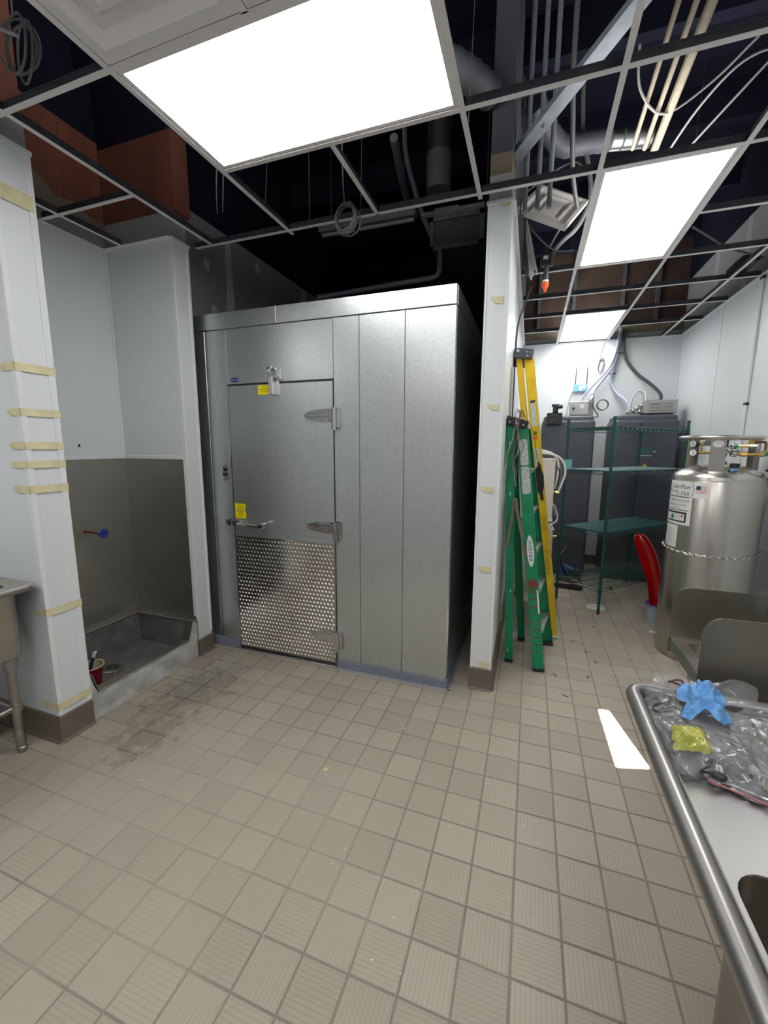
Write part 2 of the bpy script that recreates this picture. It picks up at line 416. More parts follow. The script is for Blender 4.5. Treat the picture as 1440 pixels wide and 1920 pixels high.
# ------------------------------------------------------------------ floor
def proj(p):
    d = V(p)-V((0, 0, CAM_H)); z = d.dot(fw)
    if z < 0.05: return None
    return 720+776.56*d.dot(r2)/z, 960-776.56*d.dot(u2)/z
floor = struct('floor', (0, 2, 0))
MB().box((-4.4, -2.7, -0.15), (1.9, 6.5, -0.003)).build('floor_slab', GROUT, floor, smooth=False)
cells = []
for i in range(-18, 18):
    for j in range(-12, 36):
        x0, y0 = TX+i*T, TY+j*T; x1, y1 = x0+T, y0+T; cx, cyy = (x0+x1)/2, (y0+y1)/2
        if cx < -2.96 or cx > 1.66 or cyy > 6.25 or cyy < 0.1: continue
        if cx < -0.50 and cyy > 2.66: continue
        if cx < -2.42 and cyy > 1.40: continue
        q = [proj((x, y, 0)) for x, y in ((x0, y0), (x1, y0), (x1, y1), (x0, y1))]
        if any(k is None for k in q): continue
        if not any(-80 < k[0] < 1500 and 0 < k[1] < 2020 for k in q): continue
        area = abs(sum(q[k][0]*q[(k+1) % 4][1]-q[(k+1) % 4][0]*q[k][1] for k in range(4)))/2
        inside = any(-5 < k[0] < 1445 and 0 < k[1] < 1925 for k in q)
        hid = (cx > 0.36 and cyy < 1.45) or not inside or (cx > 1.12 and cyy > 3.4) or (-0.33 < cx < -0.15 and cyy > 2.62)
        cells.append((-1 if hid else area, cx, cyy))
cells.sort(reverse=True)
def tile_bm():
    m = MB(); h = T/2-0.0032; b = 0.003
    bm = bmesh.new()
    A = [bm.verts.new((sx*h, sy*h, -0.006)) for sx, sy in ((-1, -1), (1, -1), (1, 1), (-1, 1))]
    B = [bm.verts.new((sx*h, sy*h, -0.0016)) for sx, sy in ((-1, -1), (1, -1), (1, 1), (-1, 1))]
    C = [bm.verts.new((sx*(h-b), sy*(h-b), 0.0)) for sx, sy in ((-1, -1), (1, -1), (1, 1), (-1, 1))]
    for P, Q in ((A, B), (B, C)):
        for k in range(4): bm.faces.new((P[k], P[(k+1) % 4], Q[(k+1) % 4], Q[k]))
    bm.faces.new(C); m._new(bm); return m
t0 = tile_bm(); tme = bpy.data.meshes.new('tile'); t0.bm.to_mesh(tme); tme.materials.append(TILE)
rest = bmesh.new(); nind = 0
for a, cx, cyy in cells:
    dz = random.uniform(-0.0006, 0.0004)
    if a > 60 and nind < 298:
        o = bpy.data.objects.new('tile', tme); COL.objects.link(o); put(o, (cx, cyy, dz), floor); nind += 1
    else:
        n0 = len(rest.verts); rest.from_mesh(tme); rest.verts.ensure_lookup_table()
        for v in rest.verts[n0:]: v.co += V((cx, cyy, dz))
t0.bm.free()
mb = MB(); mb.bm.free(); mb.bm = rest
mb.build('far_tiles', TILE, floor, smooth=False, kind='stuff')

# ------------------------------------------------------------------ walls
ZC = 2.982; DK = 4.3
def panel(parent, a, b, mat=W_FRP, name='panel', bev=0.0): return MB().box(a, b, bev).build(name, mat, parent, smooth=False)
def trims(parent, *boxes):
    for a, b in boxes: MB().box(a, b, 0.002).build('trim', W_TRIM, parent, smooth=False)
# left wing wall (front face behind the left sink, end facing the room)
wl = struct('wall_left', (-3.3, 1.44, 0))
panel(wl, (-4.3, 1.363, 0), (-2.347, 1.523, 3.12), GYP, 'core')
panel(wl, (-4.3, 1.366, 3.12), (-2.35, 1.52, 3.66), WOOD, 'plywood')
panel(wl, (-4.3, 1.4, 3.66), (-2.4, 1.5, DK), DECK, 'upper_wall')
panel(wl, (-4.3, 1.358, 0.1), (-2.35, 1.363, ZC)); panel(wl, (-2.347, 1.366, 0.1), (-2.342, 1.52, ZC))
panel(wl, (-2.94, 1.523, 0.0), (-2.347, 1.528, 1.52), STEEL_A, 'steel_sheet'); panel(wl, (-2.94, 1.523, 1.535), (-2.347, 1.528, ZC))
trims(wl, ((-2.366, 1.352, 0.15), (-2.336, 1.380, ZC)), ((-2.346, 1.500, 0.15), (-2.336, 1.532, ZC)),
      ((-4.3, 1.352, ZC-0.012), (-2.33, 1.366, ZC+0.008)), ((-2.348, 1.35, ZC-0.012), (-2.326, 1.535, ZC+0.008)))
# back of the mop alcove
wa = struct('wall_alcove', (-3.0, 1.95, 0))
panel(wa, (-3.05, 1.523, 0), (-2.945, 2.37, 3.06), GYP, 'core')
panel(wa, (-2.945, 1.528, 0.28), (-2.94, 2.37, 1.516), STEEL_A, 'steel_sheet'); panel(wa, (-2.945, 1.528, 1.535), (-2.94, 2.37, ZC))
pl = [(1.523, 3.06), (2.37, 3.06), (2.37, 3.16), (2.27, 3.155), (2.16, 3.2), (2.05, 3.175), (1.98, 3.24), (1.9, 3.28), (1.8, 3.3), (1.7, 3.27), (1.523, 3.31)]
MB().prism(pl, (-3.05, 0, 0), (0, 1, 0), (0, 0, 1), (1, 0, 0), 0.112).build('tan_board', TAN, wa, smooth=False)
panel(wa, (-3.05, 1.523, 3.06), (-2.94, 2.105, 3.66), WOOD, 'plywood'); panel(wa, (-3.05, 2.108, 3.06), (-2.941, 2.37, 3.66), WOOD, 'plywood')
panel(wa, (-3.05, 1.523, 3.66), (-2.95, 2.37, DK), DECK, 'upper_wall')
trims(wa, ((-2.946, 1.53, 1.512), (-2.936, 2.37, 1.538)), ((-2.946, 2.352, 1.52), (-2.934, 2.37, ZC)), ((-2.946, 1.53, ZC-0.01), (-2.93, 2.37, ZC+0.004)))
# far wing wall between alcove and cooler
wf = struct('wall_middle', (-2.64, 2.44, 0))
panel(wf, (-3.05, 2.376, 0), (-2.347, 2.505, 3.15), GYP, 'core')
panel(wf, (-2.94, 2.371, 0.28), (-2.347, 2.376, 1.516), STEEL_A, 'steel_sheet'); panel(wf, (-2.94, 2.371, 1.535), (-2.347, 2.376, ZC))
panel(wf, (-2.347, 2.376, 0.1), (-2.342, 2.505, ZC)); panel(wf, (-2.42, 2.505, 0.1), (-2.347, 2.508, ZC))  # second panel is unseen, added white to lighten the cooler's reflection
panel(wf, (-3.05, 2.373, 3.15), (-2.50, 2.505, 3.62), WOOD, 'plywood'); panel(wf, (-2.497, 2.373, 3.15), (-2.30, 2.508, 3.62), WOOD, 'plywood')
panel(wf, (-3.05, 2.39, 3.62), (-2.36, 2.5, DK), DECK, 'upper_wall')
trims(wf, ((-2.94, 2.364, 1.512), (-2.347, 2.374, 1.538)), ((-2.372, 2.365, 0.29), (-2.336, 2.381, ZC)), ((-2.349, 2.492, 0.15), (-2.336, 2.512, ZC)),
      ((-2.94, 2.362, ZC-0.01), (-2.335, 2.376, ZC+0.006)), ((-2.348, 2.36, ZC-0.01), (-2.325, 2.52, ZC+0.006)))
# wall beside and above the cooler
wc = struct('wall_cooler_side', (-2.5, 4.4, 0))
DRY = M('dark_drywall', (0.17, 0.17, 0.175), 0.9, var=0.1, vscale=2, world=True)
MUD = M('joint_compound', (0.34, 0.34, 0.34), 0.9, var=0.15, vscale=10, world=True)
panel(wc, (-2.6, 2.505, 0), (-2.42, 6.27, 3.29), DRY, 'core')
for (y, z0, z1, wd) in ((3.03, 2.3, 3.27, 0.045), (4.24, 2.3, 3.28, 0.05)):
    pts = []
    for k in range(9): pts.append((y-wd*(0.7+0.6*random.random()), z0+(z1-z0)*k/8))
    for k in range(8, -1, -1): pts.append((y+wd*(0.7+0.6*random.random()), z0+(z1-z0)*k/8))
    MB().prism(pts, (-2.42, 0, 0), (0, 1, 0), (0, 0, 1), (1, 0, 0), 0.0015).build('joint_tape', MUD, wc, smooth=False)
for (y, z) in ((2.78, 2.98), (2.83, 2.66), (3.5, 2.72), (3.42, 3.19), (3.85, 3.0), (2.72, 3.12)):
    pts = [(y+0.045*math.cos(k*PI/4)*random.uniform(.5, 1), z+0.06*math.sin(k*PI/4)*random.uniform(.5, 1.1)) for k in range(8)]
    MB().prism(pts, (-2.42, 0, 0), (0, 1, 0), (0, 0, 1), (1, 0, 0), 0.0015).build('patch', MUD, wc, smooth=False)
panel(wc, (-2.6, 2.505, 3.29), (-2.5, 6.27, DK), DECK, 'upper_wall')
# partition between cooler and back room
wp = struct('wall_partition', (-0.24, 4.4, 0))
panel(wp, (-0.304, 2.655, 0), (-0.181, 6.27, 3.12), GYP, 'core')
panel(wp, (-0.304, 2.66, 3.12), (-0.185, 6.27, 3.23), TAN, 'tan_board')
panel(wp, (-0.304, 2.66, 3.23), (-0.185, 6.27, DK), M('dark_wallboard', (0.06, 0.063, 0.075), 0.9, spec=0.05), 'upper_wall')
panel(wp, (-0.304, 2.65, 0.1), (-0.181, 2.655, ZC))
for y0, y1 in ((2.655, 3.873), (3.877, 5.095), (5.099, 6.265)): panel(wp, (-0.181, y0, 0.1), (-0.176, y1, ZC))
trims(wp, ((-0.309, 2.645, 0.14), (-0.294, 2.66, ZC)), ((-0.192, 2.645, 0.14), (-0.170, 2.668, ZC)), ((-0.176, 3.866, 0.14), (-0.172, 3.884, ZC)), ((-0.176, 5.088, 0.14), (-0.172, 5.106, ZC)),
      ((-0.315, 2.64, ZC-0.012), (-0.168, 2.66, ZC+0.006)))
# back wall
wb = struct('wall_back', (0.7, 6.3, 0))
panel(wb, (-2.6, 6.275, 0), (1.85, 6.4, 3.05), GYP, 'core')
panel(wb, (-2.6, 6.27, 3.05), (1.85, 6.4, 3.14), TAN, 'tan_board'); panel(wb, (-2.6, 6.27, 3.14), (1.85, 6.4, DK), M('brown_board', (0.055, 0.038, 0.03), 0.9, spec=0.05, var=0.3, vscale=3, world=True), 'upper_wall')
for x0, x1 in ((-0.175, 0.457), (0.461, 1.68)): panel(wb, (x0, 6.27, 0.1), (x1, 6.275, ZC))
trims(wb, ((0.45, 6.264, 0.14), (0.468, 6.271, ZC)), ((1.664, 6.262, 0.14), (1.68, 6.272, ZC)), ((-0.176, 6.262, 0.14), (-0.16, 6.272, ZC)), ((-0.176, 6.258, ZC-0.01), (1.68, 6.272, ZC+0.004)))
# right wall
wr = struct('wall_right', (1.75, 4.3, 0))
panel(wr, (1.685, 2.2, 0), (1.85, 6.275, 3.6), M('grey_upper_board', (0.2, 0.205, 0.21), 0.9), 'core'); panel(wr, (1.685, 2.2, 3.6), (1.85, 6.275, DK), DECK, 'upper_wall')
for y0, y1 in ((2.2, 3.87), (3.874, 5.09), (5.094, 6.27)): panel(wr, (1.68, y0, 0.1), (1.685, y1, ZC))
trims(wr, ((1.674, 5.083, 0.14), (1.681, 5.101, ZC)), ((1.674, 3.863, 0.14), (1.681, 3.881, ZC)), ((1.666, 2.2, ZC-0.01), (1.682, 6.27, ZC+0.006)))
for (y, wd) in ((4.1, 0.07), (4.75, 0.05), (5.4, 0.06), (3.4, 0.07)):
    pts = [(y-wd*random.uniform(.7, 1.2), 3.0+0.6*k/6) for k in range(7)]+[(y+wd*random.uniform(.7, 1.2), 3.6-0.6*k/6) for k in range(7)]
    MB().prism(pts, (1.685, 0, 0), (0, 1, 0), (0, 0, 1), (-1, 0, 0), 0.0015).build('joint_tape', M('pale_joint_compound', (0.27, 0.27, 0.28), 0.9), wr, smooth=False)
wn = struct('wall_right_near', (1.2, -0.2, 0))
panel(wn, (1.05, -2.7, 0), (1.85, 2.2, DK), W_FRP)
# walls the camera has its back to
wq = struct('wall_rear', (-1.2, -2.65, 0))
for a, b in (((-4.4, -2.7, 0), (-2.3, -2.6, DK)), ((-0.9, -2.7, 0), (1.9, -2.6, DK)), ((-2.3, -2.7, 0), (-0.9, -2.6, 1.5)), ((-2.3, -2.7, 2.8), (-0.9, -2.6, DK))): panel(wq, a, b, W_FRP)
wo = struct('wall_outer', (-4.35, -0.6, 0))
panel(wo, (-4.4, -2.6, 0), (-4.3, 1.4, DK), W_FRP)
# added window behind the camera; its paper gap is cut to shape the sun patch
patch = [V((0.485, 2.665, 0)), V((0.542, 2.665, 0)), V((0.656, 2.218, 0)), V((0.498, 2.174, 0))]
hole = []
for p in patch:
    s_ = (p.y+2.62)/SUN_DIR.y; q = p-SUN_DIR*s_; hole.append((q.x, q.z))
win = struct('added_sun_window', (-1.6, -2.62, 1.5))
m_ = MB(); R = [(-2.3, 2.8), (-0.9, 2.8), (-0.9, 1.5), (-2.3, 1.5)]
hc = (sum(h[0] for h in hole)/4, sum(h[1] for h in hole)/4)
hole.sort(key=lambda h: -math.atan2(h[1]-hc[1], h[0]-hc[0]))
R.sort(key=lambda h: -math.atan2(h[1]-2.15, h[0]+1.6))
def ang(h, c): return math.atan2(h[1]-c[1], h[0]-c[0])
# rotate hole list so that its first corner is nearest to R[0]
best = min(range(4), key=lambda k: sum((hole[(k+i) % 4][0]-R[i][0])**2+(hole[(k+i) % 4][1]-R[i][1])**2 for i in range(4)))
hole = [hole[(best+i) % 4] for i in range(4)]
for k in range(4):
    a, b, c_, d = R[k], R[(k+1) % 4], hole[(k+1) % 4], hole[k]
    m_.quad((a[0], -2.62, a[1]), (b[0], -2.62, b[1]), (c_[0], -2.62, c_[1]), (d[0], -2.62, d[1]))
m_.build('sun_gap_mask', KRAFT, win, smooth=False)
for a, b in (((-2.3, -2.64, 1.5), (-2.26, -2.6, 2.8)), ((-0.94, -2.64, 1.5), (-0.9, -2.6, 2.8)), ((-2.3, -2.64, 1.5), (-0.9, -2.6, 1.54)), ((-2.3, -2.64, 2.76), (-0.9, -2.6, 2.8))):
    MB().box(a, b).build('added_window_frame', W_TRIM, win, smooth=False)
deck = struct('ceiling_deck', (-1.2, 1.9, DK))
panel(deck, (-4.4, -2.7, DK), (1.9, 6.4, DK+0.1), DECK, 'roof_deck')
for k in range(7):
    y = 0.4+k*0.95
    MB().box((-4.3, y-0.04, DK-0.26), (1.68, y+0.04, DK)).build('joist', DECK, deck, smooth=False)

# ------------------------------------------------------------------ base boards (brown cove tiles)
def cove(parent, p0, p1, n, h=0.148, first=0.0):
    # row of base tiles from p0 to p1, n = outward normal
    p0, p1, n = V(p0), V(p1), V(n); d = (p1-p0); L = d.length; d.normalize(); k = max(1, round(L/0.157)); s_ = L/k
    for i in range(k):
        a = p0+d*(s_*i+0.0012); prof = [(0, 0), (0.028, 0), (0.02, 0.003), (0.013, 0.012), (0.0115, 0.03), (0.011, h-0.006), (0.007, h), (0, h)]
        MB().prism(prof, a, n, (0, 0, 1), d, s_-0.0024).build('base_tile', BASET, parent, ang=25)
bl = struct('baseboard_left', (-2.6, 1.4, 0))
cove(bl, (-3.2, 1.358, 0), (-2.331, 1.358, 0), (0, -1, 0)); cove(bl, (-2.342, 1.347, 0), (-2.342, 1.532, 0), (1, 0, 0))
bm_ = struct('baseboard_middle', (-2.34, 2.44, 0))
cove(bm_, (-2.342, 2.36, 0), (-2.342, 2.515, 0), (1, 0, 0), 0.13)
bp_ = struct('baseboard_partition', (-0.2, 4, 0))
cove(bp_, (-0.317, 2.65, 0), (-0.165, 2.65, 0), (0, -1, 0)); cove(bp_, (-0.176, 2.64, 0), (-0.176, 6.26, 0), (1, 0, 0))
bb_ = struct('baseboard_back', (0.8, 6.26, 0))
cove(bb_, (-0.16, 6.27, 0), (1.67, 6.27, 0), (0, -1, 0), 0.13)
br_ = struct('baseboard_right', (1.68, 5, 0))
cove(br_, (1.68, 6.26, 0), (1.68, 3.2, 0), (-1, 0, 0), 0.13)

# ------------------------------------------------------------------ suspended ceiling grid
ceil = struct('ceiling', (-0.6, 3.0, ZC))
def tee(p0, p1, name):
    p0, p1 = V((*p0, ZC)), V((*p1, ZC)); d = (p1-p0).normalized(); s_ = d.cross(V((0, 0, 1))); c = (p0+p1)/2; L = (p1-p0).length
    f = MB().obox(c+V((0, 0, 0.0012)), (L, 0.024, 0.0024), (d, s_, (0, 0, 1))).build(name, TEE, ceil, smooth=False)
    wm = MB().obox(c+V((0, 0, 0.0187)), (L, 0.003, 0.0325), (d, s_, (0, 0, 1))).obox(c+V((0, 0, 0.0375)), (L, 0.0065, 0.007), (d, s_, (0, 0, 1)))
    wm.build('web', GALV_D, f, smooth=False)
for x, y0, y1 in ((-2.77, 1.54, 2.35), (-2.16, -1.2, 2.53), (-1.553, -1.2, 2.60), (-0.945, 1.95, 2.55), (-0.945, 0.72, 1.325), (-0.345, -1.2, 2.60), (0.248, -1.2, 6.26), (0.855, -1.2, 6.26), (1.462, 2.3, 6.26)):
    tee((x, y0), (x, y1), 'main_tee')
for y, xs in ((0.72, ((-2.16, -1.553), (-1.553, -0.945), (-0.945, -0.345), (-0.345, 0.248), (0.248, 0.855))), (1.332, ((-2.9, -2.16), (-2.16, -1.553), (-1.553, -0.345), (-0.345, 0.248), (0.248, 0.855))),
              (1.94, ((-2.93, -2.77), (-2.77, -2.16), (-1.553, -0.345), (-0.345, 0.248), (0.248, 0.855), (0.855, 1.462))), (2.55, ((-2.32, -1.553), (-1.553, -0.945), (-0.945, -0.345), (-0.345, 0.248), (0.248, 0.855), (0.855, 1.68))),
              (3.16, ((0.855, 1.462), (1.462, 1.68))), (3.772, ((-0.16, 0.248), (0.248, 0.855), (0.855, 1.462), (1.462, 1.68))), (4.39, ((-0.16, 0.248), (0.248, 0.855), (0.855, 1.462), (1.462, 1.68))),
              (4.99, ((-0.16, 0.248), (0.248, 0.855), (0.855, 1.462), (1.462, 1.68))), (5.60, ((-0.16, 0.248), (0.855, 1.462), (1.462, 1.68)))):
    for x0, x1 in xs: tee((x0+0.012, y), (x1-0.012, y), 'cross_tee')
# wall angle
for a, b in (((-2.94, 1.54), (-2.94, 2.36)), ((-2.93, 2.352), (-2.35, 2.352)), ((-0.165, 2.67), (-0.165, 6.25)), ((-0.16, 6.252), (1.67, 6.252)), ((1.668, 2.3), (1.668, 6.25))):
    a_, b_ = V((*a, ZC)), V((*b, ZC)); d = (b_-a_).normalized(); s_ = d.cross(V((0, 0, 1)))
    MB().obox((a_+b_)/2, ((b_-a_).length, 0.022, 0.002), (d, s_, (0, 0, 1))).build('wall_angle', TEE, ceil, smooth=False)
# hanger wires of the grid
for x, y, dx, dy in ((-1.553, 2.3, 0.05, 0.1), (-1.05, 2.55, -0.02, 0.1), (-0.345, 2.1, 0.03, 0), (0.248, 4.4, 0.02, 0.1), (0.855, 3.4, 0.05, 0.1), (-1.4, 2.55, 0.0, 0.02), (0.855, 2.2, 0.3, 0.0)):
    MB().tube([(x, y, ZC+0.04), (x+dx, y+dy, DK-0.05)], 0.0016, 5).build('hanger_wire', ALU, ceil)

# ------------------------------------------------------------------ LED panels and air grille
def led(x0, y0, x1, y1, label, extra=0):
    cx, cyy = (x0+x1)/2, (y0+y1)/2
    t_ = thing('ceiling_light', label, 'ceiling light', (cx, cyy, ZC+0.003), 'flat panel lights in the ceiling grid')
    f = 0.018; z0, z1 = ZC+0.004, ZC+0.05
    fm = MB()
    for a, b in (((x0, y0), (x1, y0+f)), ((x0, y1-f), (x1, y1)), ((x0, y0+f), (x0+f, y1-f)), ((x1-f, y0+f), (x1, y1-f))): fm.box((*a, z0), (*b, z1))
    fm.build('frame', AIRW, t_, smooth=False)
    MB().box((x0+f, y0+f, z0+0.003), (x1-f, y1-f, z1-0.003)).build('diffuser', LED, t_, smooth=False)
g_ = 0.0135
led(-1.553+g_, 1.332+g_, -0.345-g_, 1.94-g_, 'large flat ceiling light nearest the camera, over the open floor')
led(0.248+g_, 2.55+g_, 0.855-g_, 3.772-g_, 'flat ceiling light in the middle of the right row, over the passage')
led(0.248+g_, 4.99+g_, 0.855-g_, 6.2, 'smallest looking flat ceiling light, against the far wall')
led(-1.553+g_, -1.1, -0.345-g_, -0.5, 'flat ceiling light behind the camera over the main room')
led(-3.6, -0.9, -3.0, 0.32, 'flat ceiling light behind the camera above the left sink')
led(0.248+g_, -0.9, 0.855-g_, 0.32, 'flat ceiling light behind the camera above the right sink')
ag = thing('air_grille', 'white stepped square air grille beside the nearest ceiling light', 'air grille', (-1.25, 1.03, ZC), None)
x0, x1, y0, y1 = -1.553+g_, -0.945-g_, 0.72+g_, 1.332-g_
zz = ZC+0.003; gm = MB()
steps = [(0.0, 0.0), (0.045, 0.0), (0.075, 0.028), (0.115, 0.028), (0.145, 0.004), (0.165, 0.004), (0.19, 0.03), (0.21, 0.03), (0.225, 0.012), (0.25, 0.012)]
prev = None
for k, (ins, dz) in enumerate(steps):
    ring = [V((x0+ins, y0+ins, zz+dz)), V((x1-ins, y0+ins, zz+dz)), V((x1-ins, y1-ins, zz+dz)), V((x0+ins, y1-ins, zz+dz))]
    if prev:
        for i in range(4): gm.quad(prev[i], prev[(i+1) % 4], ring[(i+1) % 4], ring[i])
    prev = ring
gm.quad(*prev)
gm.build('louvre_face', AIRW, ag, smooth=False)
MB().box((x0+0.05, y0+0.05, zz+0.032), (x1-0.05, y1-0.05, zz+0.1)).build('plenum_box', GALVS, ag, smooth=False)
cp_ = thing('ceiling_panel', 'plain white ceiling tile next to the stepped air grille', 'ceiling tile', (-0.645, 1.03, ZC))
MB().box((-0.945+g_, 0.72+g_, ZC+0.003), (-0.345-g_, 1.332-g_, ZC+0.018)).build('tile_board', AIRW, cp_, smooth=False)

# ------------------------------------------------------------------ walk-in cooler
YF = 2.575; CX0, CX1, CZ = -2.405, -0.455, 2.55
ck = thing('walk_in_cooler', 'tall embossed metal walk-in cooler filling the bay behind the tiled floor', 'cooler', (-1.43, 3.7, 0))
MB().box((CX0+0.01, YF+0.012, 0.0), (CX1-0.012, 4.9, CZ-0.01)).build('core', DGREY, ck, smooth=False)
def cpan(x0, x1, z0, z1, name='front_panel'): return MB().box((x0+0.0012, YF, z0+0.0012), (x1-0.0012, YF+0.02, z1-0.0012), 0.0025).build(name, GALV, ck, smooth=False)
cpan(CX0, -2.302, 0.0, 2.435); cpan(-2.302, -2.118, 0.0, 2.435); cpan(-2.118, -1.262, 2.052, 2.435, 'header_panel')
cpan(-1.262, -1.077, 0.0, 2.435); cpan(-1.077, -0.77, 0.0, 2.435); cpan(-0.77, CX1, 0.0, 2.435)
for a, b in ((CX0, -1.694), (-1.694, CX1)): MB().box((a+0.001, YF-0.004, 2.437), (b-0.001, YF+0.03, CZ), 0.003).build('top_fascia', GALV, ck, smooth=False)
for a, b in ((2.577, 3.2), (3.2, 3.95), (3.95, 4.9)): MB().box((CX1-0.016, a+0.02 if a < 2.6 else a+0.001, 0), (CX1, b-0.001, 2.435), 0.002).build('side_panel', GALV, ck, smooth=False)
MB().box((CX1-0.016, YF+0.025, 2.437), (CX1+0.003, 4.9, CZ), 0.002).build('side_fascia', GALV, ck, smooth=False)
MB().box((CX0, YF+0.03, CZ-0.012), (CX1, 4.9, CZ-0.002)).build('top_panel', GALV, ck, smooth=False)
for k, x in enumerate((-2.118,)): MB().box((x-0.002, YF-0.0015, 0.0), (x+0.003, YF+0.002, 2.435)).build('bright_seam', CHROME, ck, smooth=False)
MB().box((-1.696, YF-0.006, 2.437), (-1.690, YF-0.003, CZ)).build('bright_seam', CHROME, ck, smooth=False)
MB().box((-1.262, YF-0.012, 0.0), (CX1+0.012, YF+0.001, 0.058), 0.002).box((CX1, YF-0.012, 0.0), (CX1+0.012, 4.9, 0.058), 0.002).box((CX0, YF-0.012, 0.0), (-2.118, YF+0.001, 0.075), 0.002).each('base_strip', FILM, ck, smooth=False)
MB().box((-1.262, YF-0.035, 0.0005), (CX1+0.035, YF-0.012, 0.002)).box((CX1+0.012, YF-0.03, 0.0005), (CX1+0.03, 3.2, 0.002)).each('base_film', M('blue_grey_floor_film', (0.30, 0.31, 0.37), 0.5), ck, smooth=False)
MB().box((-2.112, YF+0.003, 0.0), (-1.264, YF+0.02, 2.05)).build('door_gasket', BLACK, ck, smooth=False)
dr = MB().box((-2.1125, YF-0.004, 0.03), (-1.268, YF+0.018, 2.0415), 0.003).build('door', GALV, ck, smooth=False)
MB().box((-2.118, YF-0.025, 0.0), (-1.264, YF+0.01, 0.014), 0.002).build('threshold', ALU, ck, smooth=False)
kx0, kx1, kz0, kz1 = -2.108, -1.2705, 0.034, 0.927
MB().box((kx0, YF-0.008, kz0), (kx1, YF-0.0035, kz1), 0.0008).build('kick_plate', DIAM, dr, smooth=False)
# raised treads of the kick plate, all leaning the same way in the picture
trd = bmesh.new(); nx_, nz_ = 29, 29
for i in range(nx_):
    for j in range(nz_):
        for odd in (0,):
            px = kx0+0.02+(kx1-kx0-0.04)*i/(nx_-1)+(0.007 if j % 2 else -0.007)
            pz = kz0+0.02+(kz1-kz0-0.04)*j/(nz_-1)
            a = math.radians(-42); L, Wd, H = 0.0130, 0.0034, 0.0030
            dx, dz = math.cos(a), math.sin(a); ex, ez = -dz, dx
            base = [trd.verts.new((px+dx*s*L+ex*t*Wd, YF-0.008, pz+dz*s*L+ez*t*Wd)) for s, t in ((-1, 0), (0, -1), (1, 0), (0, 1))]
            top = [trd.verts.new((px+dx*s*L*.55, YF-0.008-H, pz+dz*s*L*.55)) for s in (-1, 1)]
            trd.faces.new((base[0], base[1], top[0])); trd.faces.new((base[1], top[1], top[0])); trd.faces.new((base[1], base[2], top[1]))
            trd.faces.new((base[2], base[3], top[1])); trd.faces.new((base[3], top[0], top[1])); trd.faces.new((base[3], base[0], top[0]))
m_ = MB(); m_.bm.free(); m_.bm = trd
m_.build('tread_pattern', M('tread_metal', (0.72, 0.70, 0.67), 0.26, 1.0), dr, smooth=False, kind='stuff')
MB().box((kx0, YF-0.01, kz1-0.0005), (kx1, YF-0.0035, kz1+0.004)).build('kick_plate_edge', CHROME, dr, smooth=False)
for zc in (1.818, 1.048, 0.236):
    h = MB()
    pts = [(-1.478, zc-0.012), (-1.478, zc+0.012), (-1.43, zc+0.03), (-1.36, zc+0.04), (-1.292, zc+0.042), (-1.292, zc-0.042), (-1.36, zc-0.04), (-1.43, zc-0.03)]
    h.prism(pts, (0, YF-0.004, 0), (1, 0, 0), (0, 0, 1), (0, -1, 0), 0.012)
    h.box((-1.478, YF-0.021, zc-0.013), (-1.285, YF-0.004, zc+0.013), 0.003)
    h.box((-1.292, YF-0.03, zc-0.038), (-1.262, YF-0.004, zc+0.036), 0.006)
    hg = h.build('hinge', CHROME, ck)
    b = MB().cyl((-1.252, YF-0.024, zc-0.10), (-1.252, YF-0.024, zc+0.045), 0.0165, seg=16).box((-1.262, YF-0.022, zc-0.088), (-1.215, YF, zc+0.048), 0.006)
    b.build('hinge_barrel', CHROME, hg)
    s_ = MB()
    for sx, sz in ((-1.465, 0), (-1.41, 0), (-1.325, 0.028), (-1.325, -0.028)): s_.cyl((sx, YF-0.025 if sz == 0 else YF-0.019, zc+sz), (sx, YF-0.012, zc+sz), 0.005, seg=8)
    s_.each('screw', STEEL_D, hg)
# pull handle and latch
hz = 1.035
hm = MB().box((-2.118, YF-0.055, hz-0.022), (-2.02, YF-0.004, hz+0.024), 0.012, 2).tube([(-2.05, YF-0.05, hz), (-1.99, YF-0.07, hz-0.002), (-1.90, YF-0.072, hz-0.004), (-1.85, YF-0.07, hz-0.005)], [0.016, 0.0125, 0.012, 0.014], 10)
hm.box((-1.862, YF-0.08, hz-0.024), (-1.812, YF-0.012, hz+0.016), 0.005)
hm.build('door_handle', CHROME, dr)
hs = MB().box((-2.205, YF-0.03, hz-0.016), (-2.155, YF, hz+0.018), 0.006, 2).cyl((-2.16, YF-0.03, hz), (-2.135, YF-0.03, hz), 0.009).build('latch_strike', CHROME, ck)
MB().cyl((-2.134, YF-0.034, hz), (-2.117, YF-0.034, hz), 0.026, seg=18).build('latch_ring', BLACK, ck)
# door closer
cl = MB().box((-1.735, YF-0.052, 1.962), (-1.702, YF-0.004, 2.085), 0.004).box((-1.702, YF-0.012, 1.962), (-1.675, YF-0.003, 2.055), 0.002).build('door_closer', ALU, dr)
MB().tube([(-1.722, YF-0.04, 2.085), (-1.724, YF-0.055, 2.12), (-1.724, YF-0.04, 2.142), (-1.724, YF-0.018, 2.135)], 0.012, 8, smooth=4).box((-1.742, YF-0.054, 2.095), (-1.708, YF-0.044, 2.145), 0.003).build('closer_hook', CHROME, dr)
MB().box((-1.69, YF-0.02, 2.062), (-1.655, YF, 2.14), 0.004).cyl((-1.675, YF-0.04, 2.085), (-1.675, YF-0.01, 2.085), 0.009).build('closer_catch', ALU, ck)
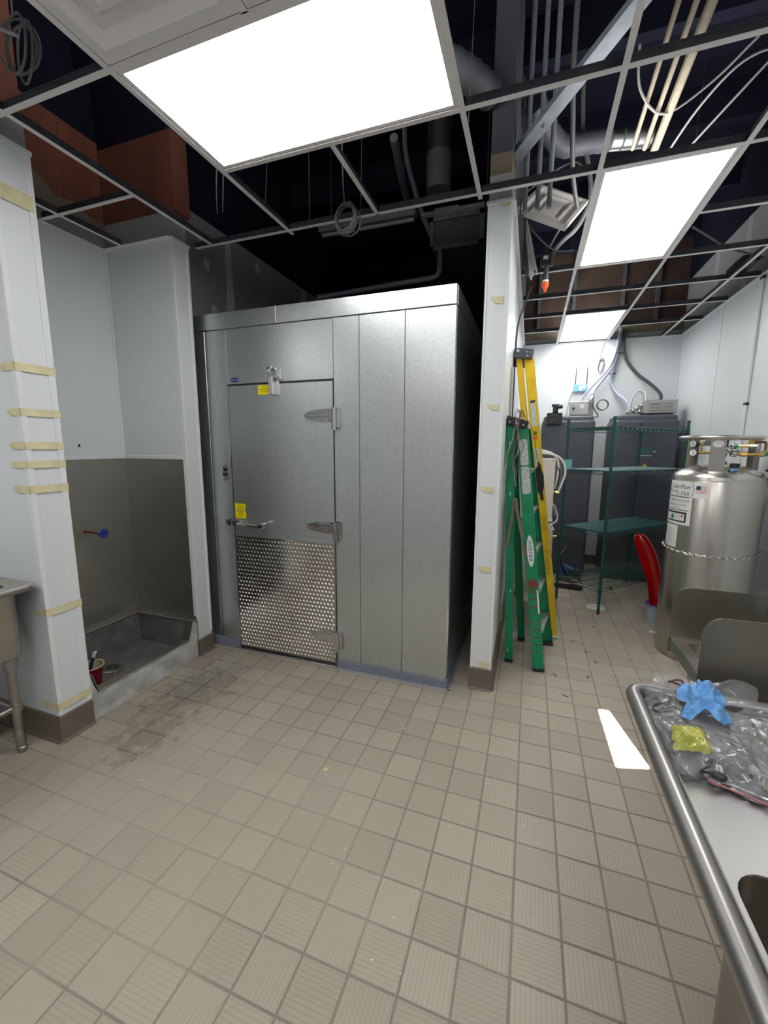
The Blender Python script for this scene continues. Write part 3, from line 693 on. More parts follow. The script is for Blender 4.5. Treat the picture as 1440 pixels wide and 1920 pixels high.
# thermometer and switch plate
th = MB().box((-2.197, YF-0.004, 1.352), (-2.147, YF+0.001, 1.468), 0.002).build('thermometer_plate', STEEL_D, ck, smooth=False)
MB().box((-2.193, YF-0.007, 1.423), (-2.158, YF-0.003, 1.446), 0.001).build('display', BLACK, th, smooth=False)
MB().box((-2.197, YF-0.014, 1.388), (-2.15, YF-0.003, 1.41), 0.004).build('switch', BLACK, th)
# oval maker's badge
bd = MB().prism([(0.038*math.cos(k*PI/16), 0.017*math.sin(k*PI/16)) for k in range(32)], (-2.052, YF-0.001, 2.082), (1, 0, 0), (0, 0, 1), (0, -1, 0), 0.003).build('badge', NAVY, ck, smooth=False, label='navy oval badge with pale lettering')
letters('lettering', 'NOR-LAKE', 0.017, M('pale_blue_print', (0.4, 0.5, 0.62), 0.5), bd, plane_fn((-2.052, YF-0.0045, 2.082), (1, 0, 0), (0, 0, 1)), 0.92)
def warn(cx, cz, w_, h_, rows):
    lb = MB().box((cx-w_/2, YF-0.0062, cz-h_/2), (cx+w_/2, YF-0.0038, cz+h_/2)).build('warning_label', YELL, dr, smooth=False, label='yellow warning sticker')
    p = MB()
    for k, (a, z, hh) in enumerate(rows): p.box((cx-w_*a/2, YF-0.0068, cz+z*h_/2-hh), (cx+w_*a/2, YF-0.006, cz+z*h_/2+hh))
    p.build('print_lines', YELLP, dr, smooth=False)
warn(-1.800, 2.002, 0.106, 0.066, ((.38, .72, .0025), (.72, .3, .0016), (.76, .08, .0016), (.7, -.14, .0016), (.6, -.36, .0016)))
warn(-2.055, 1.155, 0.092, 0.05, ((.4, .7, .0025), (.8, .2, .0014), (.8, -.05, .0014), (.8, -.3, .0014), (.7, -.55, .0014)))
warn(-2.053, 1.096, 0.096, 0.056, ((.45, .75, .003), (.5, .45, .0025), (.4, .1, .0018), (.55, -.2, .0014), (.55, -.45, .0014)))

# ------------------------------------------------------------------ masking tape
def tape(name_label, boxes):
    m = MB()
    (a, b), (c, d) = boxes; h_ = b[2]-a[2]
    m.prism([(a[0]+random.uniform(.02, .045), b[2]), (b[0], b[2]), (b[0], a[2]), (a[0]+random.uniform(.01, .03), a[2]+.002), (a[0], a[2]+h_*random.uniform(.4, .8))], (0, a[1], 0), (1, 0, 0), (0, 0, 1), (0, 1, 0), b[1]-a[1])
    m.box(c, d)
    o = m.build('masking_tape', TAPE, None, smooth=False); tag(o, name_label, 'tape', 'masking tape left on the wall ends'); return o
LT = [('uppermost, just under the ceiling', 2.755, 0.035), ('second from the top', 1.981, 0.02), ('third from the top', 1.768, 0.018), ('fourth from the top', 1.606, 0.018), ('fifth from the top', 1.513, 0.018), ('sixth from the top', 1.389, 0.02), ('second from the floor', 0.742, 0.02), ('just above the brown base tile', 0.205, 0.02)]
for k, (wd, z, h) in enumerate(LT):
    x1 = random.uniform(-2.47, -2.43) if k else -2.62
    y1 = 1.534 if k else 1.52
    tape('masking tape round the corner of the left wall end, '+wd, [((x1, 1.3505, z-h), (-2.3345, 1.3518, z+h)), ((-2.3358, 1.3505, z-h), (-2.3345, y1, z+h))])
RT = [('topmost scrap of masking tape on the narrow end of the partition', 2.962, 0.012, -0.255, -0.185), ('scrap of masking tape on the partition end at the height of the cooler top', 2.455, 0.022, -0.275, -0.2),
      ('scrap of masking tape on the partition end above the green ladder top', 1.847, 0.018, -0.27, -0.2), ('masking tape on the partition end at the height of the door thermometer', 1.345, 0.02, -0.29, -0.205),
      ('masking tape on the partition end at the height of the kick plate', 0.832, 0.02, -0.29, -0.2), ('torn masking tape low on the partition end above its base tile', 0.178, 0.02, -0.268, -0.18)]
for lb, z, h, a, b in RT:
    m = MB().prism([(a, z+h), (b, z+h*0.9), (b, z-h), (a+0.03, z-h*0.8)], (0, 2.645, 0), (1, 0, 0), (0, 0, 1), (0, -1, 0), 0.0012)
    tag(m.build('masking_tape', TAPE, None, smooth=False), lb, 'tape', 'masking tape left on the wall ends')

# ------------------------------------------------------------------ mop sink in the alcove
ms = thing('mop_sink', 'dark terrazzo floor mop sink with a pale cement curb in the alcove', 'mop sink', (-2.65, 1.95, 0))
prof = [(1.532, 0), (2.368, 0), (2.368, 0.295), (2.33, 0.29), (2.285, 0.155), (1.585, 0.155), (1.565, 0.2), (1.545, 0.285), (1.532, 0.29)]
MB().prism(prof, (-2.356, 0, 0), (0, 1, 0), (0, 0, 1), (-1, 0, 0), 0.055).build('front_curb', CEMENT, ms, smooth=False)
MB().box((-2.94, 1.53, 0.03), (-2.411, 2.369, 0.06)).box((-2.94, 1.53, 0.06), (-2.90, 2.369, 0.285), 0.004).box((-2.90, 2.332, 0.06), (-2.36, 2.3695, 0.285), 0.004).box((-2.90, 1.53, 0.06), (-2.411, 1.55, 0.285), 0.004).box((-2.44, 1.552, 0.06), (-2.411, 2.331, 0.15)).build('basin', TUB, ms, smooth=False)
cap = MB()
pp = [(1.532, 0.292), (1.55, 0.287), (1.588, 0.158), (2.283, 0.158), (2.328, 0.293), (2.368, 0.297)]
for (a, b) in zip(pp, pp[1:]):
    d = V((0, b[0]-a[0], b[1]-a[1])); c = V((-2.383, (a[0]+b[0])/2, (a[1]+b[1])/2)); d_ = d.normalized()
    cap.obox(c, (0.066, d.length+0.004, 0.006), ((1, 0, 0), d_, V((1, 0, 0)).cross(d_)), 0.001)
cap.build('curb_cap', STEEL_D, ms, smooth=False)
MB().box((-2.945, 1.53, 0.285), (-2.895, 2.37, 0.297), 0.002).box((-2.895, 2.325, 0.285), (-2.35, 2.371, 0.297), 0.002).box((-2.94, 1.53, 0.297), (-2.934, 2.37, 0.32)).box((-2.93, 2.363, 0.297), (-2.35, 2.37, 0.32)).build('rim_flange', STEEL_D, ms, smooth=False)
dn = MB().lathe([(0.0, 0.004), (0.045, 0.005), (0.062, 0.002), (0.066, 0.0)], (-2.70, 1.93, 0.06), 24).build('drain', STEEL_D, ms)
hl = MB()
for k in range(6):
    a = k*PI/3; hl.cyl((-2.70+0.028*math.cos(a), 1.93+0.028*math.sin(a), 0.06), (-2.70+0.028*math.cos(a), 1.93+0.028*math.sin(a), 0.0662), 0.009, seg=8)
hl.build('drain_hole', BLACK, dn)
chn = thing('drain_chain', 'thin metal chain lying on the mop sink bottom beside the bucket', 'chain', (-2.66, 1.79, 0.065))
lk = None
for k in range(14):
    t_ = k/13; p = V((-2.55+0.02*math.sin(t_*5)-0.05*t_, 1.77+0.13*t_, 0.066))
    d = V((-0.03, 0.15, 0)).normalized()
    ln = MB().tube([p+d*(0.008*math.cos(a))+V((0.6, 0.2, 0.0)).normalized()*0.0035*math.sin(a)+V((0, 0, 0.002*(k % 2))) for a in [2*PI*i/8 for i in range(8)]], 0.0014, 5, closed=True)
    ln.build('link', CHROME, chn)
# bucket with brush
bk = thing('bucket', 'small red plastic bucket with a cream inside, standing in the mop sink', 'bucket', (-2.605, 1.715, 0.06))
MB().lathe([(0.0, 0.0), (0.052, 0.0), (0.075, 0.15), (0.077, 0.152)], (-2.605, 1.715, 0.061), 28).build('outer_shell', M('dark_red_plastic', (0.24, 0.012, 0.028), 0.4), bk)
MB().lathe([(0.0, 0.008), (0.048, 0.008), (0.071, 0.150), (0.081, 0.153), (0.082, 0.146), (0.076, 0.144)], (-2.605, 1.715, 0.061), 28).build('inner_liner', CREAM, bk)
bs = thing('scrub_brush', 'navy handled brush leaning out of the small bucket', 'brush', (-2.65, 1.70, 0.09))
MB().tube([(-2.64, 1.705, 0.075), (-2.612, 1.717, 0.17), (-2.582, 1.727, 0.265)], [0.008, 0.0115, 0.0105], 10, smooth=4).build('handle', NAVY, bs)
MB().tube([(-2.582, 1.727, 0.265), (-2.572, 1.731, 0.295), (-2.562, 1.737, 0.302)], [0.0105, 0.011, 0.006], 10).build('handle_end', WHITE, bs)
MB().cyl((-2.65, 1.70, 0.0695), (-2.638, 1.705, 0.09), 0.013, 0.016).build('bristles', CREAM, bs)
# service valve stubs on the steel sheet
vl = thing('water_valve', 'pipe stub with a blue wheel valve sticking out of the steel alcove wall', 'valve', (-2.94, 2.01, 1.0))
MB().cyl((-2.94, 2.005, 1.015), (-2.82, 2.02, 1.005), 0.012).build('pipe', COPPER, vl)
MB().cyl((-2.82, 2.02, 1.005), (-2.795, 2.023, 1.003), 0.019, seg=8).build('valve_body', STEEL_D, vl)
wh = MB().tube([V((-2.783, 2.025, 1.002))+V((0.1, 1, 0)).normalized()*0.026*math.cos(a)+V((0, 0, 1))*0.026*math.sin(a) for a in [2*PI*k/12 for k in range(12)]], 0.0085, 8, closed=True)
for k in range(3):
    a = k*PI/3; u_ = V((0, 1, 0))*math.cos(a)*0.026+V((0, 0, 1))*math.sin(a)*0.026
    wh.cyl(V((-2.783, 2.025, 1.002))-u_, V((-2.783, 2.025, 1.002))+u_, 0.006, seg=6)
wh.cyl((-2.795, 2.024, 1.002), (-2.772, 2.027, 1.002), 0.011).build('hand_wheel', BLUE, vl)
ps = thing('pipe_stub', 'short capped pipe stub in the steel wall beside the left wall end', 'pipe', (-2.94, 1.84, 0.98))
MB().cyl((-2.94, 1.84, 0.983), (-2.87, 1.845, 0.98), 0.011).sph((-2.87, 1.845, 0.98), 0.0125).build('pipe', STEEL_D, ps)
MB().cyl((-2.94, 1.84, 0.983), (-2.936, 1.84, 0.983), 0.022, seg=20).build('flange', STEEL_D, ps)
ah = thing('wall_hook', 'tiny dark metal clip on the white alcove wall above the steel sheet', 'clip', (-2.938, 2.03, 1.61))
MB().prism([(-0.008, 0), (0.008, 0), (0.004, 0.018), (-0.002, 0.02)], (-2.94, 2.03, 1.60), (0, 1, 0), (0, 0, 1), (1, 0, 0), 0.004).build('plate', BLACK, ah, smooth=False)

# ------------------------------------------------------------------ left sink
ls = thing('prep_sink', 'stainless steel compartment sink cut off at the left edge, on tubular legs', 'sink', (-2.9, 1.02, 0))
sx0, sx1, sy0, sy1, sz = -3.6, -2.335, 0.62, 1.338, 0.9
rim = MB()
def rimtube(pts, r, closed=True): return [V(p) for p in pts]
rim.tube([(sx1-0.02, sy0, sz), (sx1-0.02, sy1-0.05, sz), (sx1-0.035, sy1-0.02, sz), (sx1-0.06, sy1-0.02, sz), (sx0, sy1-0.02, sz), (sx0, sy0, sz)], 0.0185, 10, closed=True)
rim.box((-3.2, sy1-0.075, sz-0.012), (sx1-0.105, sy1-0.03, sz+0.006), 0.002).box((sx1-0.105, sy0, sz-0.012), (sx1-0.03, sy1-0.03, sz+0.006), 0.002).box((-3.2, sy0, sz-0.012), (sx1-0.105, sy0+0.06, sz+0.006), 0.002).box((sx0, sy0, sz-0.012), (-3.2, sy1-0.03, sz+0.006))
rim.prism([(0, 0)]+[(-(0.055-0.055*math.sin(a)), -(0.055-0.055*math.cos(a))) for a in [PI/2*k/6 for k in range(7)]], (sx1-0.105, sy1-0.075, sz+0.0055), (1, 0, 0), (0, 1, 0), (0, 0, -1), 0.004)
rim.build('rolled_rim', STEEL, ls)
bw = MB(); x0, x1, y0, y1, zb = -3.2, sx1-0.06, sy0+0.045, sy1-0.06, 0.535
def rrect(x0, x1, y0, y1, r, n=5):
    out = []
    for cx, cyy, a0 in ((x1-r, y1-r, 0), (x0+r, y1-r, 90), (x0+r, y0+r, 180), (x1-r, y0+r, 270)):
        for k in range(n+1):
            a = math.radians(a0+90*k/n); out.append((cx+r*math.cos(a), cyy+r*math.sin(a)))
    return out
def bowl(m, x0, x1, y0, y1, zt, zb, r=0.05, th=0.004):
    levels = [(0, zt), (0.0, zb+0.025), (0.006, zb+0.008), (0.025, zb)]
    bm = bmesh.new(); tops = []
    for off in (0.0, th):
        rings = []
        for ins, z in levels:
            i2 = ins+off; rings.append([bm.verts.new((p[0], p[1], z+(off if z < zt else 0))) for p in rrect(x0+i2, x1-i2, y0+i2, y1-i2, max(0.01, r-off))])
        for A, B in zip(rings, rings[1:]):
            n = len(A)
            for k in range(n): bm.faces.new((A[k], A[(k+1) % n], B[(k+1) % n], B[k]))
        bm.faces.new(rings[-1]); tops.append(rings[0])
    n = len(tops[0])
    for k in range(n): bm.faces.new((tops[0][k], tops[0][(k+1) % n], tops[1][(k+1) % n], tops[1][k]))
    m._new(bm)
bowl(bw, x0, x1, y0, y1, sz-0.005, zb); bw.build('basin', STEEL, ls, ang=50)
def sink_leg(x, y, zt, parent):
    lg = MB().cyl((x, y, 0.12), (x, y, zt), 0.0205, seg=20).lathe([(0.024, -0.05), (0.031, -0.045), (0.031, 0.0), (0.028, 0.02), (0.028, 0.05)], (x, y, zt-0.05), 20).build('leg', STEEL_D, parent)
    MB().lathe([(0.0, 0.0), (0.018, 0.004), (0.0235, 0.02), (0.0235, 0.03), (0.019, 0.034), (0.023, 0.04), (0.0235, 0.12), (0.02, 0.13)], (x, y, 0), 20).build('foot', STEEL_D, lg)
    MB().lathe([(0.021, -0.022), (0.027, -0.02), (0.027, 0.02), (0.021, 0.022)], (x, y, 0.255), 20).build('collar', STEEL_D, lg)
for x, y in ((-2.468, 1.235), (-2.468, 0.72), (-3.3, 1.235), (-3.3, 0.72)): sink_leg(x, y, 0.56, ls)
for a, b in (((-2.468, 1.235, 0.255), (-3.3, 1.235, 0.255)), ((-2.468, 1.235, 0.255), (-2.468, 0.72, 0.255))): MB().cyl(a, b, 0.014).build('cross_brace', STEEL_D, ls)
MB().box((-3.55, 1.1, 0.15), (-2.62, 1.32, 0.165)).build('under_shelf', STEEL_D, ls, smooth=False)

# ------------------------------------------------------------------ right sink with drain board
rs = thing('scullery_sink', 'large stainless steel sink with a rolled rim in the right foreground', 'sink', (0.65, 0.35, 0))
RZ = 0.905; rx0, rx1, ry0, ry1 = 0.318, 0.98, -0.9, 1.312
rr = 0.021; R_ = 0.045
pts = [(rx0, ry0, RZ)]+[(rx0, 1.0-0.3*k, RZ) for k in range(0)]+[(rx0, ry1-R_, RZ)]+[(rx0+R_-R_*math.cos(a), ry1-R_+R_*math.sin(a), RZ) for a in [PI/2*k/5 for k in range(1, 6)]]+[(rx1, ry1, RZ)]
MB().tube(pts, rr, 14).box((rx0+0.002, ry0, RZ-0.02), (rx0+0.03, ry1-0.03, RZ-0.008)).build('rolled_rim', RIMS, rs)
dk = MB(); zd = RZ-0.024
bx0, bx1, by0, by1 = 0.364, 0.9, 0.2, 0.79
bx = [(rx0+0.012, bx0), (bx0, bx1), (bx1, rx1)]
def flat(m, x0, y0, x1, y1, z, t=0.003): m.box((x0, y0, z-t), (x1, y1, z))
flat(dk, rx0+0.012, by1+0.02, rx1, ry1-0.012, zd); flat(dk, rx0+0.012, ry0, bx0, by1+0.02, zd); flat(dk, bx1, ry0, rx1, by1+0.02, zd); flat(dk, bx0, by1-0.001, bx1, by1+0.02, zd); flat(dk, bx0, by0-0.05, bx1, by0, zd); 
for cx_, cy_, qx, qy in ((bx0, by1, 1, -1), (bx1, by1, -1, -1), (bx0, by0, 1, 1), (bx1, by0, -1, 1)):
    r_ = 0.055; dk.prism([(0, 0)]+[(qx*(r_-r_*math.sin(a)), qy*(r_-r_*math.cos(a))) for a in [PI/2*k/6 for k in range(7)]], (cx_, cy_, zd), (1, 0, 0), (0, 1, 0), (0, 0, -1), 0.003)
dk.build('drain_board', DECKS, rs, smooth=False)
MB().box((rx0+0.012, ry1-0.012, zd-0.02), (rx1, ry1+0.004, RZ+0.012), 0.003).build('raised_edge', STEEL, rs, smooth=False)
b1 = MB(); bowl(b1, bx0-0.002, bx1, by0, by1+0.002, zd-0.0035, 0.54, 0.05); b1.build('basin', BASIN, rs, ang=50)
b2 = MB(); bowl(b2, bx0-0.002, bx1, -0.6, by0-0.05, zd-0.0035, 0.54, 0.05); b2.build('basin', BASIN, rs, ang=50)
for x, y in ((0.46, 0.62), (0.9, 0.62), (0.46, -0.5)): sink_leg(x, y, 0.57, rs)
MB().box((rx1-0.004, ry0, RZ-0.03), (rx1, ry1, 1.12)).build('back_splash', STEEL_W, rs, smooth=False)

# ------------------------------------------------------------------ hand sink with side splashes
hs_ = thing('hand_sink', 'small stainless hand sink between two upright side splashes on the right', 'hand sink', (0.8, 1.6, 0.6))
hx0, hx1, hy0, hy1, hz_ = 0.54, 1.045, 1.44, 1.772, 0.898
rm = MB().box((hx0, hy0, hz_-0.045), (hx0+0.006, hy1, hz_), 0.001).box((hx0, hy0, hz_-0.045), (hx1, hy0+0.004, hz_)).box((hx0, hy1-0.004, hz_-0.045), (hx1, hy1, hz_))
rm.box((hx0+0.006, hy0, hz_-0.018), (hx0+0.052, hy1, hz_-0.012)).box((hx0+0.052, hy0, hz_-0.018), (hx1-0.1, hy0+0.04, hz_-0.012)).box((hx0+0.052, hy1-0.026, hz_-0.018), (hx1-0.1, hy1, hz_-0.012)).box((hx1-0.1, hy0, hz_-0.018), (hx1, hy1, hz_-0.012))
rm.build('rim', STEEL_D, hs_, smooth=False)
MB().box((hx0-0.003, hy0, hz_-0.004), (hx0+0.009, hy1, hz_+0.002), 0.001).build('bright_edge', CHROME, hs_, smooth=False)
b3 = MB(); bowl(b3, hx0+0.05, hx1-0.098, hy0+0.036, hy1-0.024, hz_-0.015, hz_-0.16, 0.045); b3.build('basin', STEEL, hs_, ang=50)
def splash(y, z0, zt, x0, name):
    r = 0.055; pl = [(x0, z0), (hx1, z0), (hx1, zt)]+[(x0+r-r*math.sin(a), zt-r+r*math.cos(a)) for a in [PI/2*k/7 for k in range(8)]]
    MB().prism(pl, (0, y, 0), (1, 0, 0), (0, 0, 1), (0, 1, 0), 0.0025).build(name, STEEL_W, hs_, smooth=False)
splash(hy1, hz_-0.06, 1.094, hx0-0.003, 'side_splash'); splash(hy0-0.0028, hz_-0.13, 1.107, 0.521, 'side_splash')
MB().tube([(0.97, 1.606, hz_-0.015), (0.97, 1.606, 1.02), (0.93, 1.606, 1.07), (0.86, 1.606, 1.05), (0.85, 1.606, 1.01)], 0.011, 10, smooth=5).build('faucet', CHROME, hs_)
MB().cyl((0.78, 1.606, hz_-0.17), (0.78, 1.606, 0.55), 0.02).tube([(0.78, 1.606, 0.55), (0.80, 1.606, 0.48), (0.88, 1.606, 0.48), (1.045, 1.606, 0.55)], 0.02, 10, smooth=4).build('drain_pipe', CHROME, hs_)

# ------------------------------------------------------------------ stepladders
class Rail:
    def __init__(s, p0, p1, wid, nsign=-1):
        s.p0, s.p1, s.w = V(p0), V(p1), wid
        s.d = (s.p1-s.p0).normalized(); n = V((0, nsign, 0)); s.n = (n-s.d*n.dot(s.d)).normalized()
        s.x = s.d.cross(s.n); s.x = s.x if s.x.x > 0 else -s.x
        s.L = (s.p1-s.p0).length
    def at(s, z, w=0.0, off=0.0):
        t = (z-s.p0.z)/s.d.z; return s.p0+s.d*t+s.x*w+s.n*off
    def mesh(s, fl=0.028, th=0.004):
        m = MB(); c = (s.p0+s.p1)/2; ax = (s.x, s.n, s.d)
        m.obox(c-s.n*th/2, (s.w, th, s.L), ax, 0.001)
        for k in (-1, 1): m.obox(c-s.n*fl/2+s.x*k*(s.w/2-th/2), (th, fl, s.L), ax, 0.001)
        return m
    def patch(s, poly, off=0.0006, th=0.0006):
        # poly of (w, z)
        m = MB(); o = s.at(0); 
        pts = [s.at(z, w_, off) for w_, z in poly]; pts2 = [p+s.n*th for p in pts]
        A = [m.bm.verts.new(p) for p in pts]; B = [m.bm.verts.new(p) for p in pts2]
        m.bm.faces.new(A); m.bm.faces.new(B[::-1])
        for i in range(len(A)):
            j = (i+1) % len(A); m.bm.faces.new((A[j], A[i], B[i], B[j]))
        bmesh.ops.recalc_face_normals(m.bm, faces=m.bm.faces); return m
    def textfn(s, z, w=0.0, off=0.0014):
        o = s.at(z, w, off); return lambda x, y: o-s.d*x+s.x*y
def rect(w0, w1, z0, z1): return [(w0, z0), (w1, z0), (w1, z1), (w0, z1)]
def blotch(cw, cz, rw, rz, n=18, j=0.25):
    return [(cw+rw*math.cos(2*PI*k/n)*random.uniform(1-j, 1+j), cz+rz*math.sin(2*PI*k/n)*random.uniform(1-j, 1+j)) for k in range(n)]
def ladder(name, label, mat, edge, fr, rr_, frf, rrf, cap, steps, fw_, rw_):
    base = V(((fr[0][0]+frf[0][0])/2, (fr[0][1]+frf[0][1])/2, 0))
    L = thing(name, label, 'ladder', base)
    rails = []
    for (a, b), wd, ns, nm in ((fr, fw_, -1, 'front_rail'), (rr_, rw_, -1, 'rear_rail'), (frf, fw_, 1, 'front_rail'), (rrf, rw_, 1, 'rear_rail')):
        r = Rail(a, b, wd, ns); r.ob = r.mesh(0.03 if nm[0] == 'f' else 0.022).build(nm, mat, L, smooth=False); rails.append(r)
        e = MB(); ax = (r.x, r.n, r.d); c = (r.p0+r.p1)/2
        for k in (-1, 1): e.obox(c-r.n*0.0155+r.x*k*(r.w/2+0.0006), (0.0012, 0.028, r.L-0.03), ax)
        e.build('rail_edge', edge, r.ob, smooth=False)
        sh = MB().obox(r.p0+r.d*0.012-r.n*0.014, (r.w+0.004, 0.034, 0.024), ax, 0.003)
        sh.build('foot_pad', BLACK if mat is GREENF else ALU, r.ob, smooth=False)
    F, Fb = rails[0], rails[2]
    for z in steps:
        a = F.at(z, 0, -0.008); b = Fb.at(z, 0, -0.008); d = (b-a); c = (a+b)/2; dn_ = d.normalized(); X = V((1, 0, 0)); X = (X-dn_*X.dot(dn_)).normalized()
        st = MB().obox(c, (fw_*0.95, d.length, 0.004), (X, dn_, X.cross(dn_)), 0.001)
        for k in (-1, 1): st.obox(c+X*k*fw_*0.46-V((0, 0, 0.012)), (0.003, d.length, 0.026), (X, dn_, X.cross(dn_)), 0.0005)
        for k in (-.25, 0, .25): st.obox(c+X*k*fw_+V((0, 0, 0.0025)), (0.006, d.length*0.97, 0.002), (X, dn_, X.cross(dn_)))
        st.build('step', ALU, L, smooth=False)
    return L, rails
gz = 1.745
GL, gr = ladder('green_stepladder', 'scuffed green fibreglass stepladder with red stencilled letters leaning on the partition', GREENF, M('worn_pale_green', (0.16, 0.36, 0.25), 0.6),
    ((0.139, 3.0, 0.005), (-0.067, 3.105, gz)), ((-0.072, 3.07, 0.005), (-0.148, 3.105, gz+0.03)), ((0.219, 3.485, 0.005), (-0.05, 3.42, gz)), ((0.01, 3.5, 0.005), (-0.14, 3.42, gz+0.03)), None,
    (0.29, 0.58, 0.87, 1.16, 1.45), 0.078, 0.056)
gc = MB().obox(((-0.105), 3.262, 1.782), (0.148, 0.37, 0.062), (V((1, 0, -0.28)).normalized(), (0, 1, 0), V((0.28, 0, 1)).normalized()), 0.006).build('top_cap', BLACK, GL)
sc_ = MB()
for x, z in ((-0.152, 1.785), (-0.06, 1.763), (-0.1, 1.775)): sc_.cyl((x, 3.076, z), (x, 3.07, z), 0.0055, seg=8)
sc_.each('rivet', ALU, gc)
F = gr[0]
sp = MB()
for a, b in (((-0.088, 3.038, 1.245), (-0.128, 3.05, 0.895)), ((-0.088, 3.034, 1.245), (0.004, 3.028, 0.845))):
    a, b = V(a), V(b); d = (b-a).normalized(); X = d.cross(V((0, -1, 0))).normalized()
    sp.obox((a+b)/2, (0.019, 0.004, (b-a).length), (X, X.cross(d), d), 0.001)
sp.tube([(-0.101, 3.036, 1.2), (-0.094, 3.034, 1.243), (-0.082, 3.034, 1.245), (-0.072, 3.034, 1.2)], 0.0085, 6, smooth=4).build('spreader', SPREAD, GL, smooth=False)
lm = M('worn_white_label', (0.52, 0.54, 0.53), 0.6, var=0.35, vscale=70)
for w0, w1, z0, z1 in ((-0.026, 0.027, 1.485, 1.665), (-0.027, 0.03, 1.285, 1.475)):
    F.patch([(w0+0.006, z0), (w1-0.006, z0), (w1, z0+0.008), (w1, z1-0.008), (w1-0.006, z1), (w0+0.006, z1), (w0, z1-0.008), (w0, z0+0.008)]).build('safety_label', lm, F.ob, smooth=False, label='worn white safety label')
ov = F.patch([(0.0235*math.cos(2*PI*k/28), 0.88+0.112*math.sin(2*PI*k/28)) for k in range(28)]).build('oval_sticker', PAPER, F.ob, smooth=False, label='white oval maker sticker')
letters('lettering', 'WERNER', 0.034, NAVY, ov, F.textfn(0.88, -0.002), 1.12)
F.patch(blotch(0, 0.645, 0.034, 0.034, 16, 0.12)).build('red_paint_patch', REDP, F.ob, smooth=False)
for k, ch in enumerate('AKRIDGER'):
    letters('lettering', ch, 0.08, REDP, F.ob, F.textfn(0.588-0.0555*k, -0.008 if k < 3 else -0.002), 0.58)
F.patch(blotch(0.0, 0.148, 0.012, 0.009, 9)).build('red_paint_fleck', REDP, F.ob, smooth=False)
F.patch(rect(0.024, 0.034, 0.43, 0.60), 0.001).build('white_sticker', WHITE, F.ob, smooth=False)
R0 = gr[1]
for z in (1.64, 1.28, 0.56, 0.1): R0.patch(blotch(random.uniform(-.012, .012), z, 0.006, 0.014, 9, 0.4)).build('paint_scuff', lm, R0.ob, smooth=False)
# loose wires over the cap
wb_ = thing('wire_bundle', 'loose maroon and white wires draped over the black cap of the green ladder', 'wires', (-0.09, 3.06, 1.8))
random.seed(11)
for k in range(7):
    x = -0.10+random.uniform(-0.02, 0.02); pts = [(x+0.03, 3.16, 1.82), (x+0.005, 3.085, 1.845+random.uniform(0, 0.03)), (x-0.005, 3.055, 1.79)]
    zz_ = 1.74; xx = x
    for j in range(5):
        zz_ -= random.uniform(0.04, 0.1); xx += random.uniform(-0.028, 0.022); pts.append((xx, 3.045+random.uniform(-0.01, 0.006), zz_))
    MB().tube(pts, 0.0022, 5, smooth=4).build('wire', (BROWNW, BROWNW, CABLEW, BROWNW, CABLEG, CABLEW, BROWNW)[k], wb_)
MB().tube([(-0.06, 3.1, 1.83), (-0.03, 3.05, 1.79), (0.01, 3.05, 1.70), (0.03, 3.05, 1.60), (0.055, 3.05, 1.47)], 0.0022, 5, smooth=5).build('wire', BROWNW, wb_)
YL, yr = ladder('yellow_stepladder', 'tall yellow fibreglass stepladder with a black spray mark, folded against the partition', YELF, YELEDGE,
    ((0.264, 3.6, 0.005), (-0.056, 3.62, 2.31)), ((0.180, 3.605, 0.02), (-0.130, 3.62, 2.31)), ((0.285, 4.13, 0.005), (-0.056, 3.99, 2.31)), ((0.20, 4.13, 0.02), (-0.130, 3.99, 2.31)), None,
    (0.3, 0.6, 0.9, 1.2, 1.5, 1.8, 2.1), 0.073, 0.046)
yc = MB().obox((-0.099, 3.8, 2.342), (0.148, 0.43, 0.075), (V((1, 0, -0.13)).normalized(), (0, 1, 0), V((0.13, 0, 1)).normalized()), 0.006).build('top_cap', DGREY, YL)
b_ = MB()
for x, z, r in ((-0.14, 2.362, 0.011), (-0.075, 2.35, 0.005), (-0.045, 2.345, 0.005), (-0.068, 2.32, 0.006)): b_.cyl((x, 3.585, z), (x, 3.575, z), r, seg=10)
b_.each('rivet', ALU, yc)
F = yr[0]
lb = F.patch(rect(-0.018, 0.018, 1.775, 1.984)).build('safety_label', lm, F.ob, smooth=False, label='long white safety label')
F.patch(rect(-0.018, 0.018, 1.962, 1.982), 0.0014).build('print_band', PRINT, lb, smooth=False)
F.patch([(0.0135*math.cos(2*PI*k/20), 1.722+0.0165*math.sin(2*PI*k/20)) for k in range(20)]).build('round_sticker', M('olive_print', (0.12, 0.16, 0.02), 0.6), F.ob, smooth=False)
F.patch(rect(-0.017, 0.015, 1.672, 1.70)).build('orange_sticker', ORANGE, F.ob, smooth=False)
F.patch(rect(-0.016, 0.02, 1.44, 1.605)).build('lower_label', lm, F.ob, smooth=False, label='second white label')
SPRAY = M('black_spray', (0.012, 0.011, 0.008), 0.6)
F.patch(blotch(0.0, 1.345, 0.033, 0.115, 40, 0.07), 0.0022).build('black_spray_mark', SPRAY, F.ob, smooth=False)
F.patch(blotch(0.008, 1.21, 0.013, 0.035, 16, 0.2), 0.0022).build('black_spray_mark', SPRAY, F.ob, smooth=False)
F.patch(blotch(0.006, 1.45, 0.017, 0.04, 16, 0.35), 0.0022).build('black_spray_mark', SPRAY, F.ob, smooth=False)
PEN = M('pen_marking', (0.34, 0.23, 0.02), 0.6)
letters('lettering', 'CHABY', 0.052, PEN, F.ob, F.textfn(0.985, 0.004), 0.85); letters('lettering', 'POWERS', 0.052, PEN, F.ob, F.textfn(0.665, 0.002), 1.0)

